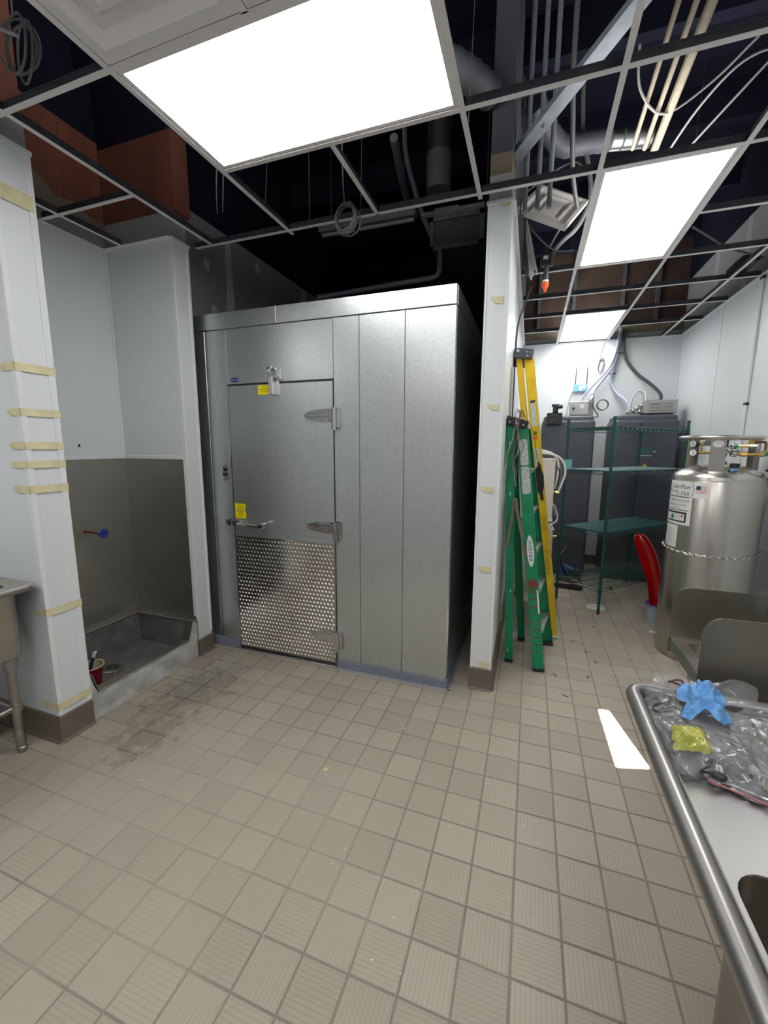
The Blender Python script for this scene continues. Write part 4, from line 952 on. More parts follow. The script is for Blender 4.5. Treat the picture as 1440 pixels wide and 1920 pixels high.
# ------------------------------------------------------------------ CO2 cylinder
CC = V((1.324, 3.743, 0)); CR = 0.283
cy_ = thing('gas_cylinder', 'big stainless steel carbon dioxide cylinder with a ring handle', 'gas cylinder', CC)
def onc(a, z, r=CR): return V((CC.x+r*math.sin(a), CC.y-r*math.cos(a), z))
MB().lathe([(0.0, 0.02), (0.262, 0.02), (CR-0.012, 0.0), (CR-0.003, 0.01), (CR, 0.03), (CR, 1.375), (CR-0.0015, 1.378), (CR, 1.381), (CR-0.004, 1.405), (CR-0.02, 1.425), (0.22, 1.452), (0.15, 1.478), (0.08, 1.492), (0.0, 1.495)], CC, 96).build('body', STEEL, cy_, ang=28)
MB().tube([CC+V((-0.012+0.24*math.cos(a), 0.24*math.sin(a), 1.684)) for a in [2*PI*k/48 for k in range(48)]], 0.0145, 12, closed=True).build('ring_handle', STEEL, cy_)
for a in (-0.42, 1.7, 3.75):
    p = onc(a, 0, 0.225); n = (p-CC); n.z = 0; n.normalize(); s_ = n.cross(V((0, 0, 1)))
    m = MB().obox(p+V((0, 0, 1.555)), (0.085, 0.006, 0.245), (s_, n, (0, 0, 1)), 0.002)
    for k in (-1, 1): m.obox(p+s_*k*0.041-n*0.014+V((0, 0, 1.555)), (0.004, 0.03, 0.245), (s_, n, (0, 0, 1)))
    m.build('handle_post', STEEL_D, cy_, smooth=False)
p = onc(-0.42, 1.64, 0.2295); nn = (p-CC); nn.z = 0; nn.normalize(); ss = nn.cross(V((0, 0, 1)))
MB().prism([(0.031*math.cos(2*PI*k/20), 0.026*math.sin(2*PI*k/20)) for k in range(20)], p, ss, (0, 0, 1), nn, 0.0015).build('oval_sticker', PAPER, cy_, smooth=False, label='small white oval sticker on the handle post')
# curved labels
def curved(name, a0, a1, z0, z1, mat, off=0.0008, parent=None, label=None, slope=0.0):
    n = max(2, int((a1-a0)/0.05))
    m = MB().grid(lambda u, v: onc(a0+(a1-a0)*u, z0+(z1-z0)*v, CR+off), n, 1, 0.0004)
    return m.build(name, mat, parent or cy_, label=label)
def ctext(s, size, a, z, mat, parent, wide=1.0, shear=0.0, off=0.002):
    return letters('lettering', s, size, mat, parent, lambda x, y: onc(a+x/CR, z+y, CR+off), wide, shear)
L1 = curved('brand_label', -1.60, -0.46, 1.252, 1.368, PAPER, label='white label with slanted product lettering and a small flag')
ctext('Carbo-Mizer', 0.05, -1.19, 1.326, PRINT, L1, 0.74, 0.18); ctext('550', 0.04, -1.0, 1.277, PRINT, L1, 1.1)
def arcband(pts, r, mat, parent, name): MB().tube([onc(a, z, CR+0.002) for a, z in pts], r, 5, smooth=5).build(name, mat, parent)
arcband([(-1.55, 1.30), (-1.42, 1.285), (-1.28, 1.295), (-1.2, 1.272)], 0.0022, NAVY, L1, 'swoosh'); arcband([(-0.83, 1.366), (-0.79, 1.31), (-0.83, 1.254)], 0.0016, NAVY, L1, 'swoosh')
fl = curved('flag_field', -0.74, -0.51, 1.288, 1.342, PAPER, 0.0016, L1)
for k in range(7): curved('flag_stripe', -0.74, -0.51, 1.288+0.0083*k, 1.2918+0.0083*k, PINK, 0.002, fl)
curved('flag_canton', -0.74, -0.64, 1.314, 1.342, NAVY, 0.0026, fl)
L2 = curved('hazard_label', -1.62, -0.80, 1.045, 1.262, PAPER, 0.0012, label='white carbon dioxide hazard label')
ctext('CARBON DIOXIDE', 0.024, -1.2, 1.222, PRINT, L2, 0.95); ctext('REFRIGERATED LIQUID', 0.017, -1.22, 1.19, PRINT, L2, 1.0); ctext('UN 2187', 0.015, -1.22, 1.168, PRINT, L2, 1.1)
for z, h in ((1.252, 0.003), (1.153, 0.0025)): curved('rule', -1.6, -0.86, z-h, z+h, PRINT, 0.002, L2)
bp2 = curved('panel_frame', -1.60, -0.90, 1.063, 1.14, PRINT, 0.0018, L2); curved('panel_field', -1.585, -0.95, 1.074, 1.126, PAPER, 0.0024, bp2)
dm = MB(); q = [onc(-1.33+da, 1.1+dz, CR+0.004) for da, dz in ((-0.07, 0), (0, -0.024), (0.07, 0), (0, 0.024))]
dm.quad(*q).build('green_diamond', GRN, L2, smooth=False)
curved('red_cross', -1.045, -0.985, 1.106, 1.113, REDI, 0.0034, bp2); curved('red_cross', -1.026, -1.004, 1.099, 1.12, REDI, 0.0034, bp2)
for k in range(6): curved('print_lines', -1.24, -1.06, 1.083+0.007*k, 1.0845+0.007*k, PRINTG, 0.003, bp2); curved('print_lines', -1.56, -1.42, 1.083+0.007*k, 1.0845+0.007*k, PRINTG, 0.003, bp2)
L3 = curved('instruction_label', -1.58, -1.10, 0.868, 1.035, PAPER, 0.0012, label='lower white instruction label')
for k in range(12): curved('print_lines', -1.52, -1.17-0.06*(k % 3), 0.90+0.0095*k, 0.902+0.0095*k, PRINTG, 0.002, L3)
curved('print_lines', -1.53, -1.40, 0.878, 0.886, PRINT, 0.002, L3)
# valves and gauges
vm = MB().lathe([(0.045, 0.0), (0.045, 0.02), (0.03, 0.03), (0.028, 0.075), (0.036, 0.08), (0.036, 0.1), (0.02, 0.11), (0.0, 0.112)], CC+V((0, 0, 1.49)), 24)
vm.build('valve_stem', STEEL_D, cy_)
vb = MB().box(CC+V((-0.03, -0.035, 1.585)), CC+V((0.04, 0.035, 1.625)), 0.006)
for (x, y, z, r) in ((0.02, -0.06, 1.60, 0.028), (0.06, -0.05, 1.57, 0.026), (0.045, -0.08, 1.625, 0.022), (0.0, -0.04, 1.56, 0.026), (0.09, -0.06, 1.59, 0.02)): vb.sph(CC+V((x, y, z)), r, 10)
vb.build('valve_block', CHROME, cy_)
MB().cyl(CC+V((0.05, -0.085, 1.615)), CC+V((0.052, -0.108, 1.62)), 0.014, seg=8).build('green_knob', GRN, cy_)
MB().box(CC+V((-0.045, -0.09, 1.625)), CC+V((0.01, -0.04, 1.67)), 0.004).build('black_regulator', BLACK, cy_)
bz = MB().tube([CC+V((-0.03, -0.03, 1.572)), CC+V((-0.12, -0.06, 1.576)), CC+V((-0.165, -0.075, 1.576))], 0.009, 8)
bz.tube([CC+V((-0.14, -0.065, 1.576)), CC+V((-0.145, -0.065, 1.636)), CC+V((-0.12, -0.055, 1.64))], 0.008, 8)
bz.tube([CC+V((0.05, -0.04, 1.567)), CC+V((0.12, -0.07, 1.567)), CC+V((0.21, -0.11, 1.567))], 0.012, 10)
bz.cyl(CC+V((0.10, -0.062, 1.567)), CC+V((0.13, -0.074, 1.567)), 0.019, seg=6).cyl(CC+V((0.19, -0.10, 1.567)), CC+V((0.215, -0.112, 1.567)), 0.017, seg=6)
bz.tube([CC+V((0.06, -0.05, 1.625)), CC+V((0.12, -0.08, 1.625)), CC+V((0.155, -0.1, 1.625))], 0.010, 8).cyl(CC+V((0.125, -0.085, 1.653)), CC+V((0.155, -0.1, 1.653)), 0.017, seg=6)
bz.cyl(CC+V((0.215, -0.112, 1.565)), CC+V((0.215, -0.112, 1.595)), 0.014, seg=6).build('brass_fitting', BRASS, cy_)
MB().tube([CC+V((0.15, -0.1, 1.655)), CC+V((0.195, -0.108, 1.654)), CC+V((0.214, -0.112, 1.642)), CC+V((0.215, -0.112, 1.59))], 0.009, 8, smooth=4).build('copper_pipe', COPPER, cy_)
MB().cyl(CC+V((0.135, -0.09, 1.622)), CC+V((0.17, -0.115, 1.622)), 0.022, seg=14).build('relief_valve', CHROME, cy_)
def gauge(c, r, n):
    c, n = V(c), V(n).normalized()
    g = MB().cyl(c, c-n*0.032, r, r*0.85, seg=20).build('gauge', BLACK, cy_)
    MB().cyl(c+n*0.0005, c+n*0.002, r*0.82, seg=20).build('gauge_face', PAPER, g); MB().obox(c+n*0.003, (0.003, 0.001, r*0.8), (n.cross(V((0, 0, 1))), n, (0, 0, 1))).build('gauge_needle', PRINT, g)
gauge(CC+V((-0.20, -0.09, 1.576)), 0.028, (-0.62, -0.78, 0)); gauge(CC+V((-0.2, -0.07, 1.64)), 0.03, (-0.8, -0.5, 0.1))
MB().tube([CC+V((-0.19, -0.068, 1.64)), CC+V((-0.12, -0.05, 1.645)), CC+V((-0.03, -0.02, 1.63))], 0.011, 8).box(CC+V((-0.135, -0.075, 1.625)), CC+V((-0.09, -0.03, 1.665)), 0.006).build('gauge_pipe', STEEL_D, cy_)
lv = MB().lathe([(0.026, 0), (0.026, 0.01), (0.021, 0.012), (0.021, 0.035)], onc(0.1, 1.453, 0.2), 18).build('gauge_glass', M('clear_blue_plastic', (0.2, 0.4, 0.7), 0.15), cy_)
MB().lathe([(0.026, 0.02), (0.029, 0.022), (0.029, 0.05), (0.02, 0.052), (0.0, 0.052)], onc(0.1, 1.453, 0.2), 18).build('gauge_cap', BLACK, lv)
MB().lathe([(0.022, 0.0527), (0.0, 0.0535)], onc(0.1, 1.453, 0.2), 18).build('gauge_face', PAPER, lv)
for nm, mt, r, dx in (('hose', BLACK, 0.0085, 0.0), ('green_hose', M('teal_hose', (0.02, 0.25, 0.17), 0.4), 0.016, 0.02)):
    MB().tube([CC+V((0.215, -0.112, 1.572)), CC+V((0.255+dx, -0.13, 1.56)), CC+V((0.285+dx, -0.12, 1.49-dx*2)), CC+V((0.27+dx*2, -0.04, 1.36 if dx else 1.45))], r, 8, smooth=5).build(nm, mt, cy_)
MB().cyl(onc(-1.75, 0.10, CR-0.01), onc(-1.75, 0.10, CR+0.035), 0.008).cyl(onc(-1.75, 0.10, CR+0.022), onc(-1.75, 0.10, CR+0.038), 0.011, seg=6).build('drain_plug', M('pale_plug', (0.6, 0.57, 0.5), 0.5), cy_)
# safety chain
sch = thing('safety_chain', 'shiny link chain slung round the front of the steel cylinder', 'chain', CC+V((0, -0.3, 0.83)))
path = [onc(a, 0.85-0.022*math.cos((a+0.35)*1.0)+0.012, CR+0.008) for a in [-1.95+0.028*k for k in range(126)]]
e_ = path[-1]; path += [e_.lerp(V((1.672, 3.66, 0.875)), k/6) for k in range(1, 7)]
acc = 0.0; last = path[0]; k = 0; prevp = path[0]
for p in path[1:]:
    acc += (p-prevp).length; prevp = p
    if acc > 0.0235:
        acc = 0.0; d = (p-last).normalized(); c = (p+last)/2; last = p; n = (c-CC); n.z = 0; n.normalize()
        o_ = V((0, 0, 1)) if k % 2 == 0 else n
        sd = (o_-d*o_.dot(d)).normalized(); k += 1
        MB().tube([c+n*0.002+d*(0.016*math.cos(a) if abs(math.cos(a)) > .2 else 0.016*math.cos(a))+sd*0.0085*math.sin(a) for a in [2*PI*i/10 for i in range(10)]], 0.0025, 6, closed=True).build('link', CHROME, sch)

# ------------------------------------------------------------------ green wire shelving
SF = V((0.704, 4.322, 0)); ux = V((0.677, 0.736, 0)); uy = V((-0.736, 0.677, 0)); SL, SD = 1.24, 0.49
shv = thing('wire_shelving', 'dark green wire shelving unit standing cornerwise before the grey tanks', 'shelving', SF+ux*SL/2+uy*SD/2)
for a, b in ((0, 0), (0, 1), (1, 0), (1, 1)):
    p = SF+ux*SL*a+uy*SD*b; hh = 1.88
    pm = MB().cyl(p+V((0, 0, 0.02)), p+V((0, 0, hh)), 0.0135, seg=14).cyl(p+V((0, 0, hh-0.01)), p+V((0, 0, hh+0.012)), 0.016, seg=14)
    pst = pm.build('post', SHELFG, shv)
    for z in (0.255, 0.80, 1.39, 1.80): MB().cyl(p+V((0, 0, z-0.05)), p+V((0, 0, z+0.012)), 0.0195, 0.016, seg=14).build('sleeve', SHELFG, pst)
    MB().cyl(p, p+V((0, 0, 0.03)), 0.012, 0.015, seg=10).build('foot', BLACK, pst)
for zi, z in enumerate((0.255, 0.80, 1.39, 1.80)):
    m = MB()
    cs = [SF, SF+ux*SL, SF+ux*SL+uy*SD, SF+uy*SD]
    for i in range(4):
        a, b = cs[i], cs[(i+1) % 4]; d = (b-a).normalized(); L = (b-a).length
        for zz2, r in ((z, 0.0032), (z-0.03, 0.0032)): m.cyl(a+V((0, 0, zz2)), b+V((0, 0, zz2)), r, seg=6)
        n = int(L/0.075); pts = []
        for k in range(n*2+1):
            t_ = k/(n*2); pts.append(a+d*L*(0.03+0.94*t_)+V((0, 0, z if k % 2 else z-0.03)))
        m.tube(pts, 0.0022, 5)
    sh = m.build('shelf', SHELFG, shv)
    wm = MB()
    nw = int(SL/0.0245)
    for k in range(1, nw):
        a = SF+ux*SL*k/nw; wm.cyl(a+V((0, 0, z+0.003)), a+uy*SD+V((0, 0, z+0.003)), 0.0019, seg=5, caps=False)
    for f in (0.25, 0.5, 0.75): wm.cyl(SF+uy*SD*f+V((0, 0, z-0.001)), SF+ux*SL+uy*SD*f+V((0, 0, z-0.001)), 0.003, seg=6)
    wm.build('deck_wires', SHELFG, sh, kind='stuff')
    if zi in (1, 2):
        q = [SF+ux*0.02+uy*0.02, SF+ux*(SL-0.02)+uy*0.02, SF+ux*(SL-0.02)+uy*(SD-0.02), SF+ux*0.02+uy*(SD-0.02)]
        pm = MB(); c = (q[0]+q[2])/2; pm.obox(c+V((0, 0, z+0.0065)), (SL-0.04, SD-0.04, 0.0025), (ux, uy, (0, 0, 1))); 
        pm.build('shelf_liner', M('teal_shelf_liner', (0.035, 0.12, 0.115), 0.45) if zi == 1 else M('grey_green_liner', (0.20, 0.30, 0.30), 0.35), sh, smooth=False)
    if zi < 3: MB().obox(SF+ux*0.16+V((0, 0, z-0.014))-uy*0.006, (0.035, 0.004, 0.02), (ux, uy, (0, 0, 1))).build('badge', BLACK, sh, smooth=False)
hp = SF+uy*SD
MB().obox(hp+V((0.02, -0.02, 1.44)), (0.075, 0.002, 0.1), (V((1, 0.2, 0)).normalized(), V((-0.2, 1, 0)).normalized(), (0, 0, 1))).build('hang_tag', M('teal_card', (0.16, 0.42, 0.45), 0.6), shv, smooth=False, label='teal card tag')

# ------------------------------------------------------------------ grey tanks with gear on top
def tank(name_label, x0, x1, y0, y1, h):
    t_ = thing('storage_tank', name_label, 'tank', ((x0+x1)/2, (y0+y1)/2, 0), 'grey plastic storage tanks by the far wall')
    MB().box((x0, y0, 0.0), (x1, y1, h-0.05), 0.05, 4).build('body', TANKG, t_, ang=60)
    MB().box((x0+0.02, y0+0.02, h-0.11), (x1-0.02, y1-0.02, h), 0.035, 3).build('lid', TANKG, t_, ang=60)
    return t_
TA = tank('grey plastic tank behind the ladders, left of the wire shelf', 0.11, 0.715, 5.62, 6.2, 1.995)
TB = tank('grey plastic tank with a hazard diamond, behind the wire shelf', 0.915, 1.58, 5.62, 6.2, 1.99)
yb = 5.62
for rot, col in (((0, 0.03), NAVY), ((0, 0), PAPER)): pass
hzc = (1.246, yb-0.002, 1.405)
def dia(dx, dz, mt, nm, r=0.02):
    return MB().prism([(-r, 0), (0, -r), (r, 0), (0, r)], (hzc[0]+dx, hzc[1], hzc[2]+dz), (1, 0, 0), (0, 0, 1), (0, -1, 0), 0.003).build(nm, mt, TB, smooth=False)
dia(0, 0.021, REDI, 'hazard_diamond'); dia(-0.021, 0, NAVY, 'hazard_diamond'); dia(0.021, 0, YELL, 'hazard_diamond'); dia(0, -0.021, PAPER, 'hazard_diamond')
TP = MB().box((1.17, yb-0.006, 1.545), (1.33, yb, 1.60), 0.002).build('name_plate', M('dull_green_plate', (0.05, 0.13, 0.13), 0.4), TB, smooth=False)
MB().box((1.17, yb-0.005, 1.515), (1.33, yb, 1.53), 0.002).build('lower_strip', LGREY, TB, smooth=False)
MB().box((1.335, yb-0.006, 1.555), (1.36, yb, 1.575), 0.002).build('latch', CHROME, TB, smooth=False)
lv_ = thing('level_monitor', 'black electronic monitor with a lens head on the front of the left grey tank', 'monitor', (0.23, 5.58, 1.9))
MB().box((0.16, 5.565, 1.885), (0.335, 5.62, 2.03), 0.008).build('housing', BLACK, lv_)
MB().box((0.225, 5.56, 2.03), (0.285, 5.63, 2.13), 0.006).cyl((0.275, 5.55, 2.095), (0.33, 5.55, 2.1), 0.024).box((0.21, 5.58, 2.10), (0.3, 5.62, 2.135), 0.006).build('lens_head', BLACK, lv_)
MB().box((0.2, 5.561, 1.99), (0.28, 5.566, 2.012)).build('display', DGREY, lv_, smooth=False)
kb = MB()
for x, z in ((0.2, 1.95), (0.235, 1.945), (0.27, 1.945), (0.3, 1.97), (0.21, 1.92)): kb.cyl((x, 5.566, z), (x, 5.561, z), 0.004, seg=8)
kb.each('button', CHROME, lv_)
# control box on the left tank
cb = thing('control_box', 'grey metal control box on top of the left grey tank', 'control box', (0.55, 5.92, 1.975))
ax = (V((0.93, 0.36, 0)).normalized(), V((-0.36, 0.93, 0)).normalized(), (0, 0, 1))
MB().obox((0.575, 5.93, 2.095), (0.225, 0.27, 0.17), (V((0.94, -0.33, 0)), V((0.33, 0.94, 0)), (0, 0, 1)), 0.006).build('cabinet', LGREY, cb)
fX, fY = V((0.94, -0.33, 0)).normalized(), V((0.33, 0.94, 0)).normalized(); fc = V((0.575, 5.93, 2.095))-fY*0.1355
MB().obox(fc+V((0, 0, 0.0)), (0.215, 0.004, 0.16), (fX, fY, (0, 0, 1)), 0.001).build('front_plate', M('pale_grey_plate', (0.5, 0.49, 0.48), 0.4, 0.3), cb, smooth=False)
MB().cyl(fc-fX*0.06, fc-fX*0.06-fY*0.012, 0.012).build('knob', BLACK, cb)
MB().obox(fc+fX*0.04-fY*0.003+V((0, 0, 0.02)), (0.045, 0.002, 0.05), (fX, fY, (0, 0, 1))).build('rating_label', PAPER, cb, smooth=False)
MB().obox((0.575, 5.93, 2.003), (0.17, 0.2, 0.022), (fX, fY, (0, 0, 1))).build('foot_bar', BLACK, cb, smooth=False)
# pump box on the right tank
pb = thing('pump_housing', 'grey louvred pump housing with chrome fittings on top of the right grey tank', 'pump', (1.42, 5.9, 1.965))
MB().box((1.235, 5.74, 2.012), (1.565, 6.0, 2.165), 0.006).build('cabinet', LGREY, pb)
for i in range(2):
    for j in range(3): MB().obox((1.33+0.135*i, 5.735, 2.05+0.038*j), (0.095, 0.012, 0.016), ((1, 0, 0), (0, 1, 0), (0, 0, 1)), 0.004).build('louvre', LGREY, pb)
ft = MB()
for (x, z, r) in ((1.07, 2.035, 0.022), (1.09, 2.06, 0.018), (1.13, 2.05, 0.03), (1.17, 2.08, 0.028), (1.2, 2.04, 0.03), (1.21, 2.11, 0.024), (1.16, 2.03, 0.02)): ft.sph((x, 5.8, z), r, 10)
ft.cyl((1.05, 5.8, 2.02), (1.25, 5.8, 2.02), 0.012).cyl((1.2, 5.8, 2.09), (1.25, 5.8, 2.09), 0.02).build('fitting', CHROME, pb)
MB().cyl((1.3, 5.8, 1.991), (1.3, 5.8, 2.015), 0.012).cyl((1.53, 5.8, 1.991), (1.53, 5.8, 2.015), 0.012).build('foot', BLACK, pb)
# hoses from the ceiling to the gear
_z = 0
def hose(name, label, pts, r, mat, cat='hose', group=None, seg=10):
    o = MB().tube(pts, r, seg, smooth=6).build(name, mat, None); tag(o, label, cat, group); return o
hose('conduit', 'pale conduit from the ceiling to the control box on the left tank', [(0.985, 6.20, 3.1), (0.975, 6.20, 2.9), (0.96, 6.19, 2.76), (0.90, 6.17, 2.60), (0.80, 6.15, 2.45), (0.72, 6.1, 2.33), (0.70, 6.0, 2.24)], 0.021, CONDUIT, 'conduit')
hose('conduit', 'blue-grey conduit from the ceiling curving down to the right tank', [(1.0, 6.24, 3.1), (0.985, 6.24, 2.85), (0.945, 6.24, 2.6), (0.93, 6.22, 2.45), (1.0, 6.15, 2.3), (1.10, 6.0, 2.17), (1.13, 5.88, 2.03)], 0.021, CONDUIT, 'conduit')
hose('conduit', 'thin conduit from the hanging bundle down behind the left control box', [(0.97, 6.16, 3.1), (0.95, 6.16, 2.85), (0.88, 6.16, 2.62), (0.72, 6.16, 2.42), (0.60, 6.14, 2.26), (0.55, 6.1, 2.12)], 0.014, CONDUIT, 'conduit')
hose('black_hose', 'black hose hanging from the ceiling to the pump housing', [(1.03, 6.2, 3.1), (1.035, 6.2, 2.88), (1.08, 6.18, 2.7), (1.2, 6.12, 2.52), (1.34, 6.04, 2.38), (1.43, 5.95, 2.25), (1.43, 5.92, 2.168)], 0.019, CABLED)
hose('white_tube', 'white plastic tube looping up from the pump fittings, nearer one', [(1.09, 5.79, 2.02), (1.10, 5.79, 2.16), (1.14, 5.79, 2.26), (1.19, 5.79, 2.27), (1.22, 5.79, 2.2), (1.225, 5.79, 2.07)], 0.009, CABLEW, 'tube')
hose('white_tube', 'white plastic tube rising from the pump fittings to the wall', [(1.25, 5.8, 2.08), (1.26, 5.85, 2.18), (1.28, 5.98, 2.28), (1.3, 6.24, 2.33)], 0.009, CABLEW, 'tube')
MB_t = MB()
for (x, y, z) in ((0.99, 6.21, 2.80), (0.93, 6.19, 2.55)): MB_t.tube([(x+0.045*math.cos(a), y+0.045*math.sin(a), z) for a in [2*PI*k/12 for k in range(12)]], 0.004, 5, closed=True)
tag(MB_t.build('cable_tie', BLACK, None), 'black ties holding the conduits together on the far wall', 'tie')
wc_ = thing('wire_coil', 'coil of dark wire beside the left control box', 'coil', (0.8, 5.9, 2.0))
for k in range(3):
    MB().tube([(0.80+0.062*math.cos(a)+0.004*k, 5.86+0.008*k, 2.13+0.062*math.sin(a)+0.003*k) for a in [2*PI*i/20 for i in range(20)]], 0.005, 6, closed=True).build('loop', CABLED, wc_)
MB().tube([(0.70, 5.95, 2.24), (0.70, 5.9, 2.19), (0.695, 5.88, 2.13), (0.73, 5.87, 2.06), (0.76, 5.86, 2.0), (0.72, 5.85, 1.985), (0.64, 5.82, 1.99)], 0.007, 6, smooth=5).build('wire_tail', CABLED, wc_)
MB().cyl((0.70, 5.97, 2.25), (0.675, 5.95, 2.20), 0.026, seg=10).cyl((0.70, 5.97, 2.29), (0.70, 5.97, 2.24), 0.018, seg=8).build('elbow_connector', LGREY, wc_)
wf_ = thing('wireless_gateway', 'small blue box with two dark antennas on the far wall', 'gateway', (0.56, 6.25, 2.38))
MB().box((0.49, 6.225, 2.345), (0.655, 6.27, 2.44), 0.005).build('case', M('light_blue_plastic', (0.2, 0.48, 0.66), 0.4), wf_)
MB().box((0.555, 6.222, 2.36), (0.595, 6.226, 2.42)).box((0.605, 6.222, 2.38), (0.635, 6.226, 2.43)).build('white_label', PAPER, wf_, smooth=False)
for x in (0.51, 0.645): MB().cyl((x, 6.24, 2.44), (x, 6.24, 2.66), 0.0065, 0.005, seg=8).build('antenna', BROWNW, wf_)
MB().tube([(0.515, 6.235, 2.44), (0.54, 6.235, 2.52), (0.6, 6.235, 2.525), (0.63, 6.235, 2.44)], 0.003, 5, smooth=5).build('lead', CABLEW, wf_)
hose('white_cable', 'thin white cable running down the wall from the blue gateway', [(0.495, 6.25, 2.36), (0.46, 6.25, 2.28), (0.43, 6.22, 2.1), (0.42, 6.1, 1.985)], 0.004, CABLEG, 'cable')
cc_ = thing('cable_coil', 'bundled grey cable hanging on the far wall', 'cable', (0.8, 6.26, 2.68))
for k in range(4):
    w_ = 0.022+0.004*k
    MB().tube([(0.79+w_*math.sin(a)+0.02*(1-math.cos(a))/2, 6.255-0.004*k, 2.70-0.09*math.cos(a)-0.03) for a in [2*PI*i/16 for i in range(16)]], 0.0045, 6, closed=True).build('loop', CABLEG, cc_)
MB().tube([(0.785, 6.255, 2.75), (0.80, 6.255, 2.85), (0.825, 6.262, 2.95)], 0.004, 6, smooth=4).build('tail', CABLEG, cc_)
MB().box((0.765, 6.245, 2.735), (0.815, 6.265, 2.75)).build('tie', PRINTG, cc_)
# surface conduit on the right wall
rc = thing('wall_conduit', 'thin white conduit clipped vertically to the right wall', 'conduit', (1.67, 4.34, 2.0))
MB().cyl((1.668, 4.345, 1.2), (1.668, 4.345, 2.975), 0.011).build('pipe', W_TRIM, rc)
for z in (2.955, 1.975): MB().box((1.655, 4.322, z-0.01), (1.681, 4.368, z+0.01), 0.002).build('clip', BLACK, rc, smooth=False)
# water treatment set behind the ladders
wt = thing('pressure_tank', 'white pressure tank on a stand behind the green ladder', 'tank', (0.075, 4.62, 0))
MB().lathe([(0.0, 0.09), (0.1, 0.092), (0.16, 0.115), (0.186, 0.17), (0.19, 0.22), (0.19, 0.70), (0.183, 0.76), (0.15, 0.815), (0.08, 0.84), (0.03, 0.845), (0.03, 0.87), (0.0, 0.87)], (0.075, 4.62, 0), 40).build('shell', WHITE, wt)
MB().lathe([(0.165, 0.0), (0.175, 0.0), (0.150, 0.11), (0.14, 0.11)], (0.075, 4.62, 0), 40).build('stand', WHITE, wt)
MB().tube([(0.075+0.1915*math.cos(a), 4.62+0.1915*math.sin(a), 0.63) for a in [2*PI*k/40 for k in range(40)]], 0.003, 5, closed=True).build('seam_band', PRINTG, wt)
ro = thing('water_filter_box', 'pale boxy water filter unit fixed on the partition behind the ladders', 'water filter', (0.05, 4.52, 0.88))
MB().box((-0.176, 4.42, 0.885), (0.235, 4.66, 1.50), 0.008).build('housing', M('pale_pinkish_white', (0.72, 0.67, 0.63), 0.4), ro)
MB().box((0.15, 4.405, 0.875), (0.24, 4.6, 0.9), 0.004).build('bottom_bracket', WHITE, ro)
MB().sph((0.205, 4.42, 1.485), 0.007, 8).sph((0.22, 4.42, 0.93), 0.007, 8).build('screw', PRINTG, ro)
for k, pts in enumerate(([(0.0, 4.5, 1.56), (0.12, 4.46, 1.555), (0.24, 4.45, 1.53), (0.31, 4.45, 1.46), (0.33, 4.45, 1.36), (0.305, 4.45, 1.26), (0.28, 4.45, 1.18)], [(0.0, 4.5, 1.57), (0.1, 4.5, 1.58), (0.2, 4.47, 1.55), (0.255, 4.46, 1.48), (0.265, 4.46, 1.36), (0.25, 4.46, 1.2)], [(0.24, 4.5, 1.53), (0.285, 4.46, 1.44), (0.295, 4.46, 1.3), (0.27, 4.46, 1.2)])):
    hose('white_tube', ('outermost white tube looping out of the water filter', 'inner white tube looping over the water filter box', 'middle greyish tube between the two white loops')[k], pts, 0.0105 if k < 2 else 0.006, WHITE if k < 2 else CABLEG, 'tube')
hose('black_tube', 'thin black tube beside the white water filter box', [(0.23, 4.45, 1.44), (0.28, 4.44, 1.37), (0.265, 4.44, 1.26), (0.24, 4.44, 1.15), (0.245, 4.44, 1.05)], 0.005, BLACK, 'tube')
MB_b = MB().cyl((0.22, 4.46, 1.17), (0.29, 4.46, 1.165), 0.012, seg=8).cyl((0.26, 4.46, 1.167), (0.282, 4.46, 1.166), 0.017, seg=6)
tag(MB_b.build('brass_coupling', BRASS, None), 'brass coupling on the white tubes by the water filter', 'fitting')
hose('white_tube', 'white tube with a grey inline filter below the water filter box', [(0.235, 4.46, 1.12), (0.25, 4.46, 1.02), (0.285, 4.46, 0.95), (0.28, 4.46, 0.88), (0.235, 4.46, 0.845), (0.19, 4.46, 0.85)], 0.0085, WHITE, 'tube')
tag(MB().cyl((0.252, 4.455, 1.03), (0.278, 4.455, 0.935), 0.016, seg=12).build('inline_filter', M('grey_blue_filter', (0.3, 0.32, 0.4), 0.4), None), 'grey inline filter on the tube by the wire shelf', 'filter')
tag(MB().tube([(0.2, 4.43, 0.86), (0.24, 4.43, 0.83), (0.265, 4.43, 0.79), (0.2, 4.43, 0.82)], 0.008, 6).build('white_bracket', WHITE, None), 'bent white bracket under the water filter box', 'bracket')
# odds and ends on the floor there
tb_ = thing('tool_bag', 'dark blue and black tool bag on the floor by the left grey tank', 'tool bag', (0.52, 5.45, 0))
MB().box((0.40, 5.36, 0.002), (0.56, 5.5, 0.17), 0.03, 2, rot=Matrix.Rotation(0.28, 4, 'Y')).build('body', BLUET, tb_)
MB().box((0.52, 5.34, 0.012), (0.64, 5.48, 0.14), 0.02, 2).build('side_pocket', BLACK, tb_)
MB().tube([(0.53, 5.335, 0.12), (0.56, 5.33, 0.155), (0.62, 5.33, 0.15), (0.645, 5.33, 0.08), (0.65, 5.33, 0.01)], 0.007, 6, smooth=4).build('handle', CHROME, tb_)
MB().tube([(0.40, 5.35, 0.30), (0.42, 5.35, 0.22), (0.47, 5.35, 0.1), (0.54, 5.34, 0.02)], 0.014, 6, smooth=4).build('strap', BLACK, tb_)
MB().cyl((0.40, 5.36, 0.30), (0.47, 5.34, 0.44), 0.004, seg=6).build('rod', LGREY, tb_)
MB().box((0.40, 5.30, 0.003), (0.62, 5.36, 0.06), 0.004).build('tray', M('dusty_metal', (0.2, 0.19, 0.17), 0.6, 0.3), tb_, smooth=False)
